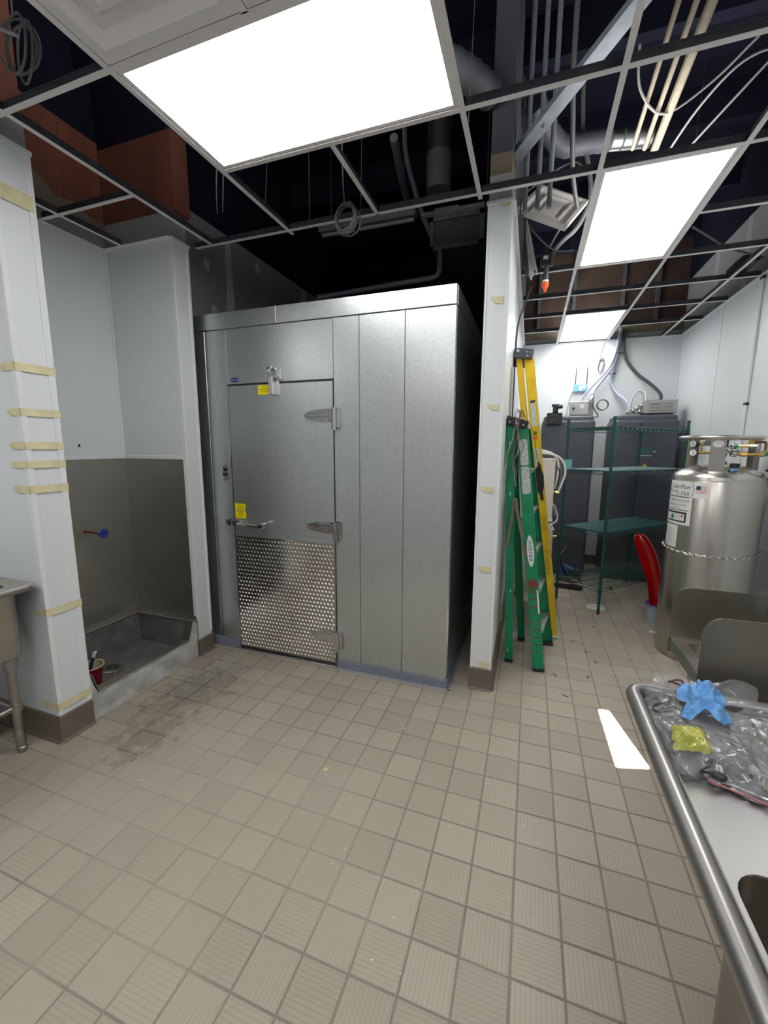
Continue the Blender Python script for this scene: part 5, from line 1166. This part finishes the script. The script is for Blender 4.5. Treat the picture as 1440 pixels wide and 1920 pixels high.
MB().box((0.55, 5.285, 0.02), (0.615, 5.302, 0.036), 0.002).build('yellow_tag', YELL, tb_, smooth=False)
va = thing('brass_valve', 'small valve with a black knob and brass nut beside the water filter', 'valve', (0.34, 4.95, 0.62))
MB().cyl((0.27, 4.95, 0.62), (0.325, 4.95, 0.622), 0.014, seg=8).build('nut', BRASS, va); MB().sph((0.36, 4.95, 0.615), 0.028, 10, (1, 1, 0.9)).build('knob', BLACK, va)
MB().tube([(0.27, 4.95, 0.62), (0.25, 4.95, 0.5), (0.27, 4.96, 0.3), (0.26, 4.97, 0.02)], 0.008, 6, smooth=4).build('tube', BROWNW, va)
mop = MB().box((0.30, 5.02, 0.003), (0.62, 5.11, 0.035), 0.012, 2, rot=Matrix.Rotation(-0.12, 4, 'Z')).box((0.5, 5.0, 0.003), (0.64, 5.08, 0.05), 0.015, 2, rot=Matrix.Rotation(-0.35, 4, 'Z'))
tag(mop.build('floor_nozzle', BLACK, None), 'flat black plastic piece lying on the floor at the foot of the wire shelf', 'nozzle')
fs = MB().lathe([(0.0, 0.0012), (0.088, 0.0012), (0.09, 0.0002)], (0.71, 4.52, 0.0003), 32).build('floor_sticker', PAPER, None, smooth=False); tag(fs, 'round white sticker on the floor beside the wire shelf foot', 'sticker')
fp = MB()
for (x, y, a, b) in ((0.655, 4.53, .02, .012), (0.68, 4.51, .015, .01), (0.755, 4.515, .018, .014), (0.77, 4.53, .012, .01)): fp.box((x, y, 0.0016), (x+a, y+b, 0.0019))
fp.build('print_marks', PRINTG, fs, smooth=False)
# red scoop in a pale bucket, behind the cylinder
pbk = thing('pale_bucket', 'small pale blue bucket on the floor half hidden by the steel cylinder', 'bucket', (1.16, 4.28, 0))
MB().lathe([(0.0, 0.004), (0.062, 0.0), (0.078, 0.185), (0.082, 0.187), (0.078, 0.18), (0.06, 0.01), (0.0, 0.012)], (1.165, 4.28, 0.0), 28).build('shell', M('pale_blue_grey', (0.36, 0.42, 0.5), 0.5), pbk)
MB().tube([(1.165+0.081*math.cos(a), 4.28+0.081*math.sin(a), 0.185) for a in [2*PI*k/28 for k in range(28)]], 0.006, 6, closed=True).build('blue_rim', BLUE, pbk)
rd = thing('red_scoop', 'glossy red curved plastic scoop standing in the pale bucket behind the cylinder', 'scoop', (1.15, 4.25, 0.1))
spine = spline([V(p) for p in ((0.945, 4.22, 0.83), (0.985, 4.22, 0.75), (1.04, 4.23, 0.62), (1.09, 4.24, 0.47), (1.125, 4.25, 0.32), (1.145, 4.27, 0.16), (1.15, 4.275, 0.06))], 4)
wid = lambda t: 0.018+0.062*math.sin(min(1, t*1.55+0.12)*PI*0.62)**1.0*(1-t)**0.55
def rfn(u, v):
    i = u*(len(spine)-1); k = min(int(i), len(spine)-2); p = spine[k].lerp(spine[k+1], i-k); t = (spine[k+1]-spine[k]).normalized()
    sx = t.cross(V((0, 1, 0))).normalized(); sx = sx if sx.x > 0 else -sx
    a = (v-0.35)*1.7*PI*0.62; w_ = wid(u)
    if u < 0.08: w_ *= math.sqrt(max(0.06, 1-(1-u/0.08)**2))
    return p+sx*(w_*math.sin(a)+0.012)-V((0, 1, 0))*(w_*0.95*(1-math.cos(a))-0.035)
MB().grid(rfn, 40, 14, 0.005).build('curved_blade', RED, rd, ang=60)

# ------------------------------------------------------------------ things above the ceiling grid
def pole(name, label, pts, r, mat, cat, group=None, seg=10, sm=0):
    o = MB().tube(pts, r, seg, smooth=sm).build(name, mat, None); tag(o, label, cat, group); return o
for k, (a, b, r) in enumerate((((0.458, 3.02, 3.32), (0.436, 1.7, 3.32), 0.011), ((0.523, 3.04, 3.32), (0.502, 1.7, 3.32), 0.012), ((0.58, 3.07, 3.32), (0.562, 1.7, 3.33), 0.021))):
    pole('beige_pipe', ('leftmost thin beige pipe above the open ceiling grid', 'middle thin beige pipe above the open ceiling grid', 'thick beige pipe, right of two thinner ones above the ceiling grid')[k], [a, b], r, BEIGE, 'pipe', 'beige pipes above the ceiling')
for k, x in enumerate((-0.115, -0.045, 0.02)):
    pole('steel_conduit', 'upright %s steel conduit above the partition end' % ('left', 'middle', 'right')[k], [(x, 2.3+0.9*0+0.55, 3.0), (x, 2.85, DK-0.02)], 0.0135, GALVS, 'conduit', 'upright conduits above the partition')
us = MB().box((-0.2, 2.83, 3.62), (0.12, 2.865, 3.66)); tag(us.build('strut_channel', GALV_D, None, smooth=False), 'short metal strut holding the upright conduits', 'strut')
# diagonal metal stud
st = thing('metal_stud', 'bare galvanised metal stud running diagonally above the ceiling grid', 'stud', (0.1, 2.5, 3.4))
a, b = V((-0.18, 2.83, 3.28)), V((0.50, 2.12, 3.52)); d = (b-a).normalized(); nrm = V((0.25, -0.35, -1)); nrm = (nrm-d*nrm.dot(d)).normalized(); sx = d.cross(nrm)
c = (a+b)/2; L = (b-a).length; cut = 0.22; hw = 0.017
m = MB()
m.obox(a+d*(cut-hw)/2, (cut-hw, 0.072, 0.0015), (d, sx, nrm)).obox(a+d*(cut+hw+L)/2, (L-cut-hw, 0.072, 0.0015), (d, sx, nrm))
for k in (-1, 1): m.obox(a+d*cut+sx*k*0.0235, (2*hw, 0.025, 0.0015), (d, sx, nrm)).obox(c+sx*k*0.0365-nrm*0.016, (L, 0.0015, 0.034), (d, sx, nrm))
m.build('channel', GALVS, st, smooth=False)
# ducts
dt = thing('round_duct', 'shiny round metal duct above the right passage', 'duct', (0.52, 3.6, 3.72))
MB().cyl((0.395, 3.60, 3.735), (0.66, 3.66, 3.74), 0.065, seg=32).build('sleeve', DUCT, dt)
for x in (0.47, 0.56, 0.63): MB().cyl((x, 3.6+(x-.395)*.22, 3.737), (x+0.012, 3.603+(x-.395)*.22, 3.737), 0.0665, seg=32).build('seam_ring', GALV_D, dt)
pole('flexible_duct', 'crinkled flexible duct joining the shiny round duct', [(0.40, 3.60, 3.735), (0.25, 3.55, 3.72), (0.1, 3.5, 3.70), (0.0, 3.4, 3.74), (-0.1, 3.2, 3.8)], [0.066+0.006*(k % 2) for k in range(25)], GALV_D, 'duct', None, 16, 6)
d2 = thing('hanging_duct', 'vertical round metal duct stub above the cooler', 'duct', (-0.72, 3.2, 3.6))
MB().cyl((-0.72, 3.2, 3.63), (-0.72, 3.2, DK), 0.083, seg=28).build('metal_sleeve', DUCT, d2)
MB().cyl((-0.72, 3.2, 3.40), (-0.72, 3.2, 3.63), 0.088, seg=28).build('black_collar', DGREY, d2)
pole('flexible_duct', 'dark flexible duct above the right corner of the nearest light', [(-0.66, 2.3, 3.56), (-0.5, 2.38, 3.52), (-0.38, 2.5, 3.5), (-0.31, 2.62, 3.5)], [0.07+0.006*(k % 2) for k in range(19)], GALV_D, 'duct', None, 16, 6)
# fluorescent strip above the cooler
fx = thing('strip_light', 'unlit bare tube strip light hanging above the cooler', 'strip light', (-1.3, 3.27, 3.3))
MB().box((-1.70, 3.23, 3.3), (-0.9, 3.31, 3.36), 0.006).build('housing', M('shaded_white_metal', (0.09, 0.095, 0.105), 0.6), fx, smooth=False)  # white housing coloured near black for the shade above the cooler
MB().cyl((-1.68, 3.27, 3.285), (-0.92, 3.27, 3.285), 0.014).build('tube', M('shaded_frosted_tube', (0.16, 0.165, 0.17), 0.5), fx)  # tube colour darkened for the same shade
MB().box((-1.385, 3.21, 3.27), (-1.355, 3.33, 3.38)).build('bracket', BLACK, fx, smooth=False)
for x in (-1.6, -1.0): MB().cyl((x, 3.27, 3.36), (x, 3.27, DK), 0.002, seg=5).build('hanger', ALU, fx)
# drain pipe over the cooler
pole('drain_pipe', 'grey drain pipe running across above the cooler and up to the ceiling', [(-1.70, 3.2, 2.80), (-1.3, 3.2, 2.815), (-0.85, 3.2, 2.83), (-0.74, 3.2, 2.838), (-0.705, 3.2, 2.87), (-0.70, 3.2, 2.93), (-0.70, 3.2, 3.0), (-0.74, 3.22, 3.07), (-0.83, 3.28, 3.25), (-0.93, 3.36, 3.5), (-1.05, 3.45, 3.9), (-1.05, 3.45, DK)], 0.019, M('shaded_grey_pipe', (0.085, 0.095, 0.11), 0.6), 'pipe', None, 12, 3)  # pipe colour includes the shade above the cooler
ac = thing('fan_coil_unit', 'dark fan coil unit hanging above the cooler beside the partition', 'cooling unit', (-0.56, 3.4, 3.0))
MB().box((-0.765, 3.2, 3.02), (-0.40, 3.75, 3.26), 0.008).build('case', M('shaded_unit_metal', (0.04, 0.045, 0.055), 0.6), ac, smooth=False)  # case colour lowered to imitate the deep shade here
fr_ = MB()
for a, b in (((-0.775, 3.185, 3.205), (-0.39, 3.2, 3.235)), ((-0.775, 3.185, 3.015), (-0.39, 3.2, 3.04)), ((-0.775, 3.185, 3.015), (-0.75, 3.2, 3.235)), ((-0.425, 3.185, 3.015), (-0.39, 3.2, 3.235))): fr_.box(a, b)
fr_.build('front_frame', M('shaded_unit_frame', (0.075, 0.08, 0.09), 0.6), ac, smooth=False)  # frame colour lowered for shade like the case
for x in (-0.75, -0.42): MB().cyl((x, 3.5, 3.26), (x, 3.5, DK), 0.004, seg=6).build('rod', GALV_D, ac)
# tee end and clip beside the partition
te = MB().box((-0.70, 2.66, 2.982), (-0.33, 2.69, 3.0)).box((-0.62, 2.655, 2.985), (-0.48, 2.695, 3.008)); tag(te.build('loose_tee', GALVS, None, smooth=False), 'loose galvanised grid bar lying beside the partition end', 'bar')
# leaning air grille in the passage ceiling
ag2 = thing('loose_air_grille', 'white louvred air grille hanging tilted above the passage', 'air grille', (0.03, 3.2, 3.17))
gx = V((0.32, 0, -0.16)).normalized(); gy = V((0.095, 0.35, 0.35)); gy = (gy-gx*gy.dot(gx)).normalized(); gn = gx.cross(gy); gcn = V((0.052, 3.375, 3.275))
prev = None; gm = MB(); hx_, hy_ = 0.18, 0.235
for ins, dz in [(0.0, 0.0), (0.025, 0.0), (0.05, -0.04), (0.07, -0.04), (0.08, -0.008), (0.092, -0.008), (0.112, -0.045), (0.125, -0.045), (0.132, -0.015)]:
    ring = [gcn+gx*(hx_-ins)*i+gy*(hy_-ins)*j+gn*dz for i, j in ((-1, -1), (1, -1), (1, 1), (-1, 1))]
    if prev:
        for i in range(4): gm.quad(prev[i], prev[(i+1) % 4], ring[(i+1) % 4], ring[i])
    prev = ring
gm.quad(*prev)
for i in range(4):
    c4 = [(-1, -1), (1, -1), (1, 1), (-1, 1)]; p, q = c4[i], c4[(i+1) % 4]
    A_ = gcn+gx*hx_*p[0]+gy*hy_*p[1]; B_ = gcn+gx*hx_*q[0]+gy*hy_*q[1]; gm.quad(A_, B_, B_-gn*0.03, A_-gn*0.03)
gm.build('louvre_face', M('shaded_white_grille', (0.50, 0.48, 0.46), 0.6), ag2, smooth=False)  # white grille toned down in colour for the shade above the grid
# cables
random.seed(5)
pole('power_cable', 'thick dark cable hanging from above to the orange capped whip', [(0.20, 3.55, 4.1), (0.215, 3.58, 3.9), (0.235, 3.6, 3.75), (0.275, 3.6, 3.6), (0.30, 3.6, 3.45), (0.29, 3.6, 3.33), (0.225, 3.6, 3.2), (0.13, 3.6, 3.12), (0.075, 3.6, 3.05), (0.065, 3.6, 2.96)], 0.016, M('dark_grey_whip', (0.10, 0.10, 0.10), 0.5), 'cable', None, 8, 5)
pw = thing('power_whip', 'black electrical whip ending in an orange cap, hanging through the ceiling grid', 'power connector', (0.04, 3.6, 2.78))
MB().box((-0.005, 3.575, 2.965), (0.06, 3.625, 3.05), 0.004).box((0.005, 3.58, 3.05), (0.05, 3.62, 3.10), 0.008).build('plug_body', BLACK, pw, smooth=False)
MB().box((0.008, 3.573, 3.005), (0.04, 3.576, 3.03)).build('white_label', PAPER, pw, smooth=False)
MB().cyl((0.032, 3.6, 2.86), (0.034, 3.6, 2.965), 0.019, seg=14).build('sleeve', DGREY, pw)
MB().cyl((0.032, 3.6, 2.85), (0.032, 3.6, 2.864), 0.023, seg=14).build('white_ring', WHITE, pw)
MB().lathe([(0.0, -0.07), (0.01, -0.068), (0.014, -0.045), (0.024, -0.03), (0.025, 0.0), (0.0, 0.0)], (0.032, 3.6, 2.85), 14).build('orange_cap', ORANGE, pw)
nb = thing('cable_bundle', 'bundle of pale grey cables hanging down beside the partition through the grid', 'cables', (-0.11, 3.5, 3.0))
for k in range(14):
    t_ = k/13; x0 = -0.145+0.012*random.random(); x1 = -0.135+0.105*t_
    MB().tube([(x0, 3.5+0.02*random.random(), 3.32), (x0+0.01, 3.5, 3.25), (x0+(x1-x0)*.5, 3.52, 3.1), (x1, 3.54, 2.86+0.1*random.random())], 0.0065, 6, smooth=4).build('cable', LGREY if k > 5 else CABLED, nb)
pole('black_loop_cable', 'thin dark cable looping round the tilted air grille', [(0.23, 3.1, 3.3), (0.15, 3.1, 3.36), (0.02, 3.1, 3.32), (-0.1, 3.1, 3.25), (-0.145, 3.1, 3.2), (-0.15, 3.12, 3.12), (-0.135, 3.3, 3.2)], 0.0055, CABLED, 'cable', None, 6, 5)
pole('thin_cable', 'thin grey cable crossing from the cable bundle to the plug', [(-0.13, 3.55, 3.27), (-0.06, 3.55, 3.18), (0.02, 3.56, 3.1), (0.1, 3.57, 3.05), (0.22, 3.58, 3.04)], 0.005, CABLEP, 'cable', None, 6, 5)
pole('thin_cable', 'thin straight cable running down to the hanging plug', [(0.12, 3.58, 3.22), (0.05, 3.6, 3.1), (0.03, 3.6, 3.05)], 0.0075, CABLEP, 'cable', None, 6, 4)
pole('wall_cable', 'dark cable dropping from the ceiling grid down the partition behind the yellow ladder', [(-0.07, 3.75, 2.88), (-0.12, 3.8, 2.75), (-0.155, 3.75, 2.62), (-0.165, 3.7, 2.4), (-0.166, 3.7, 1.8), (-0.166, 3.7, 0.9)], 0.008, CABLED, 'cable', None, 6, 5)
pole('partition_conduit', 'thin silvery conduit on the partition behind the ladders', [(-0.163, 3.35, 2.2), (-0.163, 3.35, 0.2)], 0.011, LGREY, 'conduit')
for k, pts in enumerate(([(0.35, 2.35, 3.35), (0.4, 2.55, 3.3), (0.55, 2.75, 3.3), (0.75, 2.75, 3.4), (0.95, 2.6, 3.5), (1.1, 2.6, 3.45)], [(0.62, 3.1, 3.25), (0.72, 2.85, 3.35), (0.85, 2.7, 3.42), (1.0, 2.7, 3.42), (1.1, 2.9, 3.35)], [(0.7, 3.1, 3.25), (0.85, 2.9, 3.35), (1.05, 2.7, 3.5), (1.3, 2.5, 3.7)])):
    pole('grey_cable', ('loosest looping grey cable right of the beige pipes', 'arched grey cable beyond the beige pipes', 'straight grey cable at the right above the grid')[k], pts, 0.006, CABLEP, 'cable', None, 6, 6)
pole('dark_drop_cable', 'thick dark cable drooping left of the beige pipes', [(0.1, 2.6, 4.1), (0.1, 2.75, 3.7), (0.12, 2.9, 3.5), (0.15, 3.1, 3.3), (0.2, 3.3, 3.2)], 0.014, CABLED, 'cable', None, 8, 5)
def coil(label, c, r, n, mat, rr=0.005, tilt=0.3, up_to=None):
    t_ = thing('cable_coil', label, 'cable', c)
    for k in range(n):
        ph = random.uniform(-0.4, 0.4); r_ = r*random.uniform(0.8, 1.05)
        MB().tube([V(c)+V((r_*math.cos(a)*math.cos(ph), r_*math.cos(a)*math.sin(ph)+0.01*k, r_*1.1*math.sin(a)+random.uniform(-.004, .004))) for a in [2*PI*i/18 for i in range(18)]], rr, 5, closed=True).build('loop', mat, t_)
    MB().tube([V(c)+V((0, 0, r)), V(c)+V((-0.02, 0.02, r+0.3)), V(c)+V((-0.03, 0.05, DK-c[2]-0.05))], rr*0.7, 5, smooth=4).build('tail', mat, t_)
coil('coil of grey cable hanging through the grid above the cooler', (-1.10, 2.42, 2.93), 0.075, 6, CABLEP)
coil('tangled coil of pale cable above the top left grid cell', (-1.84, 1.2, 3.04), 0.085, 4, CABLEP, 0.0045)
pole('hanger_rod', 'pale threaded rod in the top left ceiling cell', [(-2.1, 1.05, 3.15), (-1.82, 1.2, 3.06)], 0.006, LGREY, 'rod')
pole('thin_wire', 'thin pale wires hanging at the wooden corner above the alcove', [(-1.75, 2.2, 3.6), (-1.85, 2.25, 3.2), (-1.9, 2.3, 3.02)], 0.004, CABLEP, 'wire', None, 5, 4)
pole('thin_wire', 'second thin pale wire close to the wooden corner above the alcove', [(-1.72, 2.2, 3.6), (-1.80, 2.25, 3.2), (-1.86, 2.3, 3.02)], 0.004, CABLEP, 'wire', None, 5, 4)
for k, (a, b) in enumerate((((-0.9, 2.55, 3.9), (-0.85, 2.6, 3.0)),)):
    pass
pole('slanted_pipe', 'dark slanted pipe above the grid left of the vertical duct', [(-0.86, 2.6, 3.4), (-0.93, 3.0, 3.4), (-0.98, 3.4, 3.4)], 0.025, GALV_D, 'pipe')
pole('brace_wire', 'pale brace wire crossing the cells left of the right wall', [(0.93, 3.5, 3.05), (1.25, 3.9, 3.05), (1.6, 4.2, 3.05)], 0.007, CABLEP, 'wire')
gb = MB().box((1.45, 4.15, 3.02), (1.56, 4.45, 3.07)); tag(gb.build('dark_box', BLACK, None, smooth=False), 'small dark box above the grid by the right wall', 'box')
sd = MB()
for x in (-0.1, 0.35, 0.8, 1.25): pass
for k, x in enumerate((0.0, 0.42, 0.98, 1.36)):
    o = MB().box((x-0.02, 6.2, 3.14), (x+0.02, 6.268, DK)).build('wall_stud', GALV_D, None, smooth=False); tag(o, 'dark metal stud on the far wall above the ceiling, %s of four' % ('first from the left', 'second from the left', 'third from the left', 'rightmost'), 'stud') if False else tag(o, ('dark stud above the far wall behind the yellow ladder', 'dark stud above the far wall over the blue gateway', 'dark stud above the far wall over the hanging conduits', 'dark stud above the far wall in the right corner')[k], 'stud', 'studs above the far wall')

# ------------------------------------------------------------------ bags and cloth on the drain board
zt = RZ-0.024
random.seed(21)
from mathutils import noise as mn
def crumple(fnx, nu, nv, amp, sc1, seed=0.0, thick=0.0):
    def f(u, v):
        p = V(fnx(u, v)); q = p*sc1+V((seed, seed*1.7, 0))
        n = mn.noise_vector(q)*amp+mn.noise_vector(q*2.3)*amp*0.5
        r1 = abs(mn.noise(q*1.6+V((3, 1, 7))))
        p += V((n.x, n.y, n.z*0.7-r1*amp*0.9)); p.z = max(p.z, zt+0.0015); return p
    return MB().grid(f, nu, nv, thick)
def bagfn(x0, x1, y0, y1, h, skew=0.0):
    def f(u, v):
        e = min(u, 1-u, v, 1-v)*2; hh = h*(min(1, e*2.2)**0.6)
        return (x0+(x1-x0)*u+skew*v, y0+(y1-y0)*v+0.03*math.sin(u*6), zt+0.003+hh)
    return f
pbg = thing('plastic_bag', 'large crumpled clear plastic bag of small parts on the far end of the drain board', 'plastic bag', (0.47, 1.16, zt))
crumple(bagfn(0.33, 0.60, 0.975, 1.285, 0.062, 0.0), 64, 64, 0.015, 26, 1.0).build('top_film', CLEAR, pbg, ang=30)
crumple(bagfn(0.37, 0.66, 1.0, 1.28, 0.045, 0.0), 44, 44, 0.02, 27, 5.0).build('inner_fold', CLEAR, pbg, ang=30)
crumple(lambda u, v: (0.34+0.26*u, 1.27+0.05*v*math.sin(u*3.1), zt+0.03+0.06*v+0.02*math.sin(u*9)), 30, 8, 0.012, 25, 9.0).build('bag_mouth', CLEAR, pbg, ang=30)
for k in range(16):
    x = random.uniform(0.39, 0.54); y = random.uniform(1.0, 1.2); r_ = random.uniform(0.01, 0.02)
    if k < 9: m = MB().sph((x, y, zt+0.012+r_*0.6), r_, 8, (1.2, 0.8, 0.6))
    else: m = MB().tube([(x+0.022*math.cos(a), y+0.017*math.sin(a), zt+0.02+0.008*math.sin(2*a+k)) for a in [2*PI*i/12 for i in range(12)]], 0.0025, 6, closed=True)
    m.build('black_part', BAGIT, pbg)
for (x, y) in ((0.372, 1.205), (0.385, 1.19)): MB().tube([(x+0.024*math.cos(a), y+0.02*math.sin(a), zt+0.04+0.008*math.cos(a)) for a in [2*PI*i/14 for i in range(14)]], 0.0028, 6, closed=True).build('black_part', BAGIT, pbg)
bg2 = thing('plastic_bag', 'second clear plastic bag with white sheets and a yellow strip at the right frame edge', 'plastic bag', (0.62, 1.15, zt))
crumple(bagfn(0.53, 0.86, 0.99, 1.28, 0.06, 0.0), 50, 50, 0.016, 22, 13.0).build('top_film', CLEAR, bg2, ang=30)
MB().obox((0.61, 1.17, zt+0.04), (0.12, 0.07, 0.012), (V((0.9, -0.35, 0)), V((0.35, 0.9, 0)), (0, 0, 1)), 0.004).build('white_sheet', PAPER, bg2)
MB().tube([(0.545, 1.14, zt+0.03), (0.57, 1.1, zt+0.035), (0.60, 1.06, zt+0.03), (0.64, 1.03, zt+0.02)], 0.011, 8, smooth=4).build('yellow_strip', YBAG, bg2)
MB().tube([(0.575, 1.16, zt+0.055), (0.60, 1.15, zt+0.06), (0.64, 1.17, zt+0.05)], 0.004, 6, smooth=4).build('black_tie', BLACK, bg2)
yb_ = thing('yellow_packet', 'crinkled yellow-green packet on the near corner of the plastic bag', 'packet', (0.395, 1.12, zt+0.05))
def lift(fn_, dz): return lambda u, v: tuple(V(fn_(u, v))+V((0, 0, dz)))
def pk(u, v):
    e = min(u, 1-u, v, 1-v)*2; return (0.345+0.075*u+0.012*v, 1.02+0.075*v+0.01*u, zt+0.05+0.028*min(1, e*2)**0.6)
crumple(pk, 34, 34, 0.006, 45, 17.0).build('wrapper', YBAG, yb_, ang=30)
MB().tube([(0.375, 1.055, zt+0.058), (0.39, 1.06, zt+0.062), (0.40, 1.05, zt+0.06)], 0.009, 8, smooth=4).build('dark_insert', BAGIT, yb_)
bc = thing('blue_cloth', 'crumpled sky blue cloth lying on the clear plastic bag', 'cloth', (0.465, 1.23, zt+0.08))
def clf(u, v):
    x, y = (u-.5)*2, (v-.5)*2; r_ = math.hypot(x, y)
    return (0.448+0.047*x*(1+0.15*math.sin(5*y))+0.012*y, 1.185+0.07*y*(1+0.1*math.sin(4*x)), zt+0.085+0.045*max(0, 1-r_**2*0.8)+0.012*math.sin(7*x+3*y)*(1-0.5*r_)+0.008*math.sin(11*y-5*x))
crumple(clf, 64, 64, 0.009, 30, 31.0).build('fabric', BLUEC, bc, ang=60)
for k, (cx, cyy, a0, lb_) in enumerate(((0.415, 1.272, 0.2, 'small clear and dark ring lying on top of the plastic bag'), (0.415, 1.212, -0.6, 'thin black elastic loop on the plastic bag left of the blue cloth'))):
    tag(MB().tube([(cx+(0.018*math.cos(a)*math.cos(a0)-0.009*math.sin(a)*math.sin(a0)), cyy+(0.018*math.cos(a)*math.sin(a0)+0.009*math.sin(a)*math.cos(a0)), zt+0.085+0.003*math.sin(2*a)) for a in [2*PI*i/16 for i in range(16)]], 0.0022 if k else 0.003, 6, closed=True).build('rubber_ring', BLACK if k else BROWNW, None), lb_, 'ring')
zb = thing('zip_bag', 'small clear zip bag with a red seal line and dark parts inside', 'zip bag', (0.47, 0.965, zt))
def zf(u, v): 
    e = min(u, 1-u, v, 1-v)*2
    return (0.405+0.15*u+0.015*v, 0.995-0.055*u+0.09*v-0.0, zt+0.004+0.016*min(1, e*2)**0.6)
crumple(zf, 40, 30, 0.005, 40, 41.0).build('film', CLEAR, zb, ang=30)
for f_, mt, nm in ((0.0, M('dull_red_seal', (0.4, 0.1, 0.1), 0.4), 'red_seal'), (0.06, CLEAR, 'zip_ridge')):
    MB().tube([V(zf(u, f_))+V((0, 0, 0.004)) for u in (0, .25, .5, .75, 1)], 0.0022, 6).build(nm, mt, zb)
for k in range(7):
    x, y = random.uniform(0.44, 0.52), random.uniform(0.995, 1.03); MB().sph((x, y, zt+0.008), random.uniform(0.009, 0.015), 8, (1.3, 0.9, 0.5)).build('black_part', BAGIT, zb)
MB().tube([(0.50, 0.985, zt+0.02), (0.51, 1.0, zt+0.022), (0.508, 1.02, zt+0.02)], 0.003, 6, smooth=3).build('brass_part', BRASS, zb)

# ------------------------------------------------------------------ litter on the floor
random.seed(3)
lt = MB()
spots = [(-1.16, 2.36), (-0.27, 2.3), (-0.19, 2.22), (-0.04, 2.1), (-0.3, 1.68), (-0.87, 1.63), (-0.62, 1.31), (-0.64, 1.24), (-0.58, 1.24), (-1.7, 1.3), (-0.95, 1.07), (0.42, 3.1), (0.5, 3.3), (-1.25, 2.2), (-1.06, 2.22), (-1.4, 1.2), (-0.24, 1.55), (0.6, 3.8), (-1.5, 1.75), (-1.35, 1.0), (-0.75, 0.95), (0.1, 1.3), (0.2, 2.7), (0.3, 2.2), (-1.6, 0.95), (0.62, 3.5), (0.35, 3.55)]
for x, y in spots+[(random.uniform(-1.7, 0.4), random.uniform(0.9, 2.5)) for _ in range(12)]:
    s_ = random.uniform(0.002, 0.0045)
    lt.obox((x, y, 0.0022), (s_*2.2, s_, 0.003), (V((math.cos(x*40), math.sin(x*40), 0.1)).normalized(), V((-math.sin(x*40), math.cos(x*40), 0)), (0, 0, 1)), 0.0006)
o = lt.build('paint_chips', CHIP, None, smooth=False); tag(o, 'tiny white chips of debris scattered over the tiled floor', 'debris', None, 'stuff')
pc = MB().prism([(-0.013, -0.012), (0.004, -0.016), (0.01, -0.004), (0.005, 0.018), (-0.001, 0.004), (-0.011, 0.008)], (-0.885, 1.66, 0.001), (1, 0, 0), (0, 1, 0), (0, 0, 1), 0.004)
tag(pc.build('paper_scrap', CREAM, None, smooth=False), 'cream scrap lying on the tiles in the middle of the floor', 'scrap')
dk_ = MB()
for x, y in ((0.47, 3.05), (0.5, 3.45), (0.3, 2.75), (0.55, 3.3), (0.42, 3.62), (0.25, 3.0), (0.62, 4.0)):
    dk_.obox((x, y, 0.0012), (0.035, 0.012, 0.0014), (V((math.cos(x*9), math.sin(x*9), 0)), V((-math.sin(x*9), math.cos(x*9), 0)), (0, 0, 1)))
o = dk_.build('dark_scraps', DGREY, None, smooth=False); tag(o, 'dark flakes on the floor of the passage beyond the yellow ladder', 'debris', None, 'stuff')
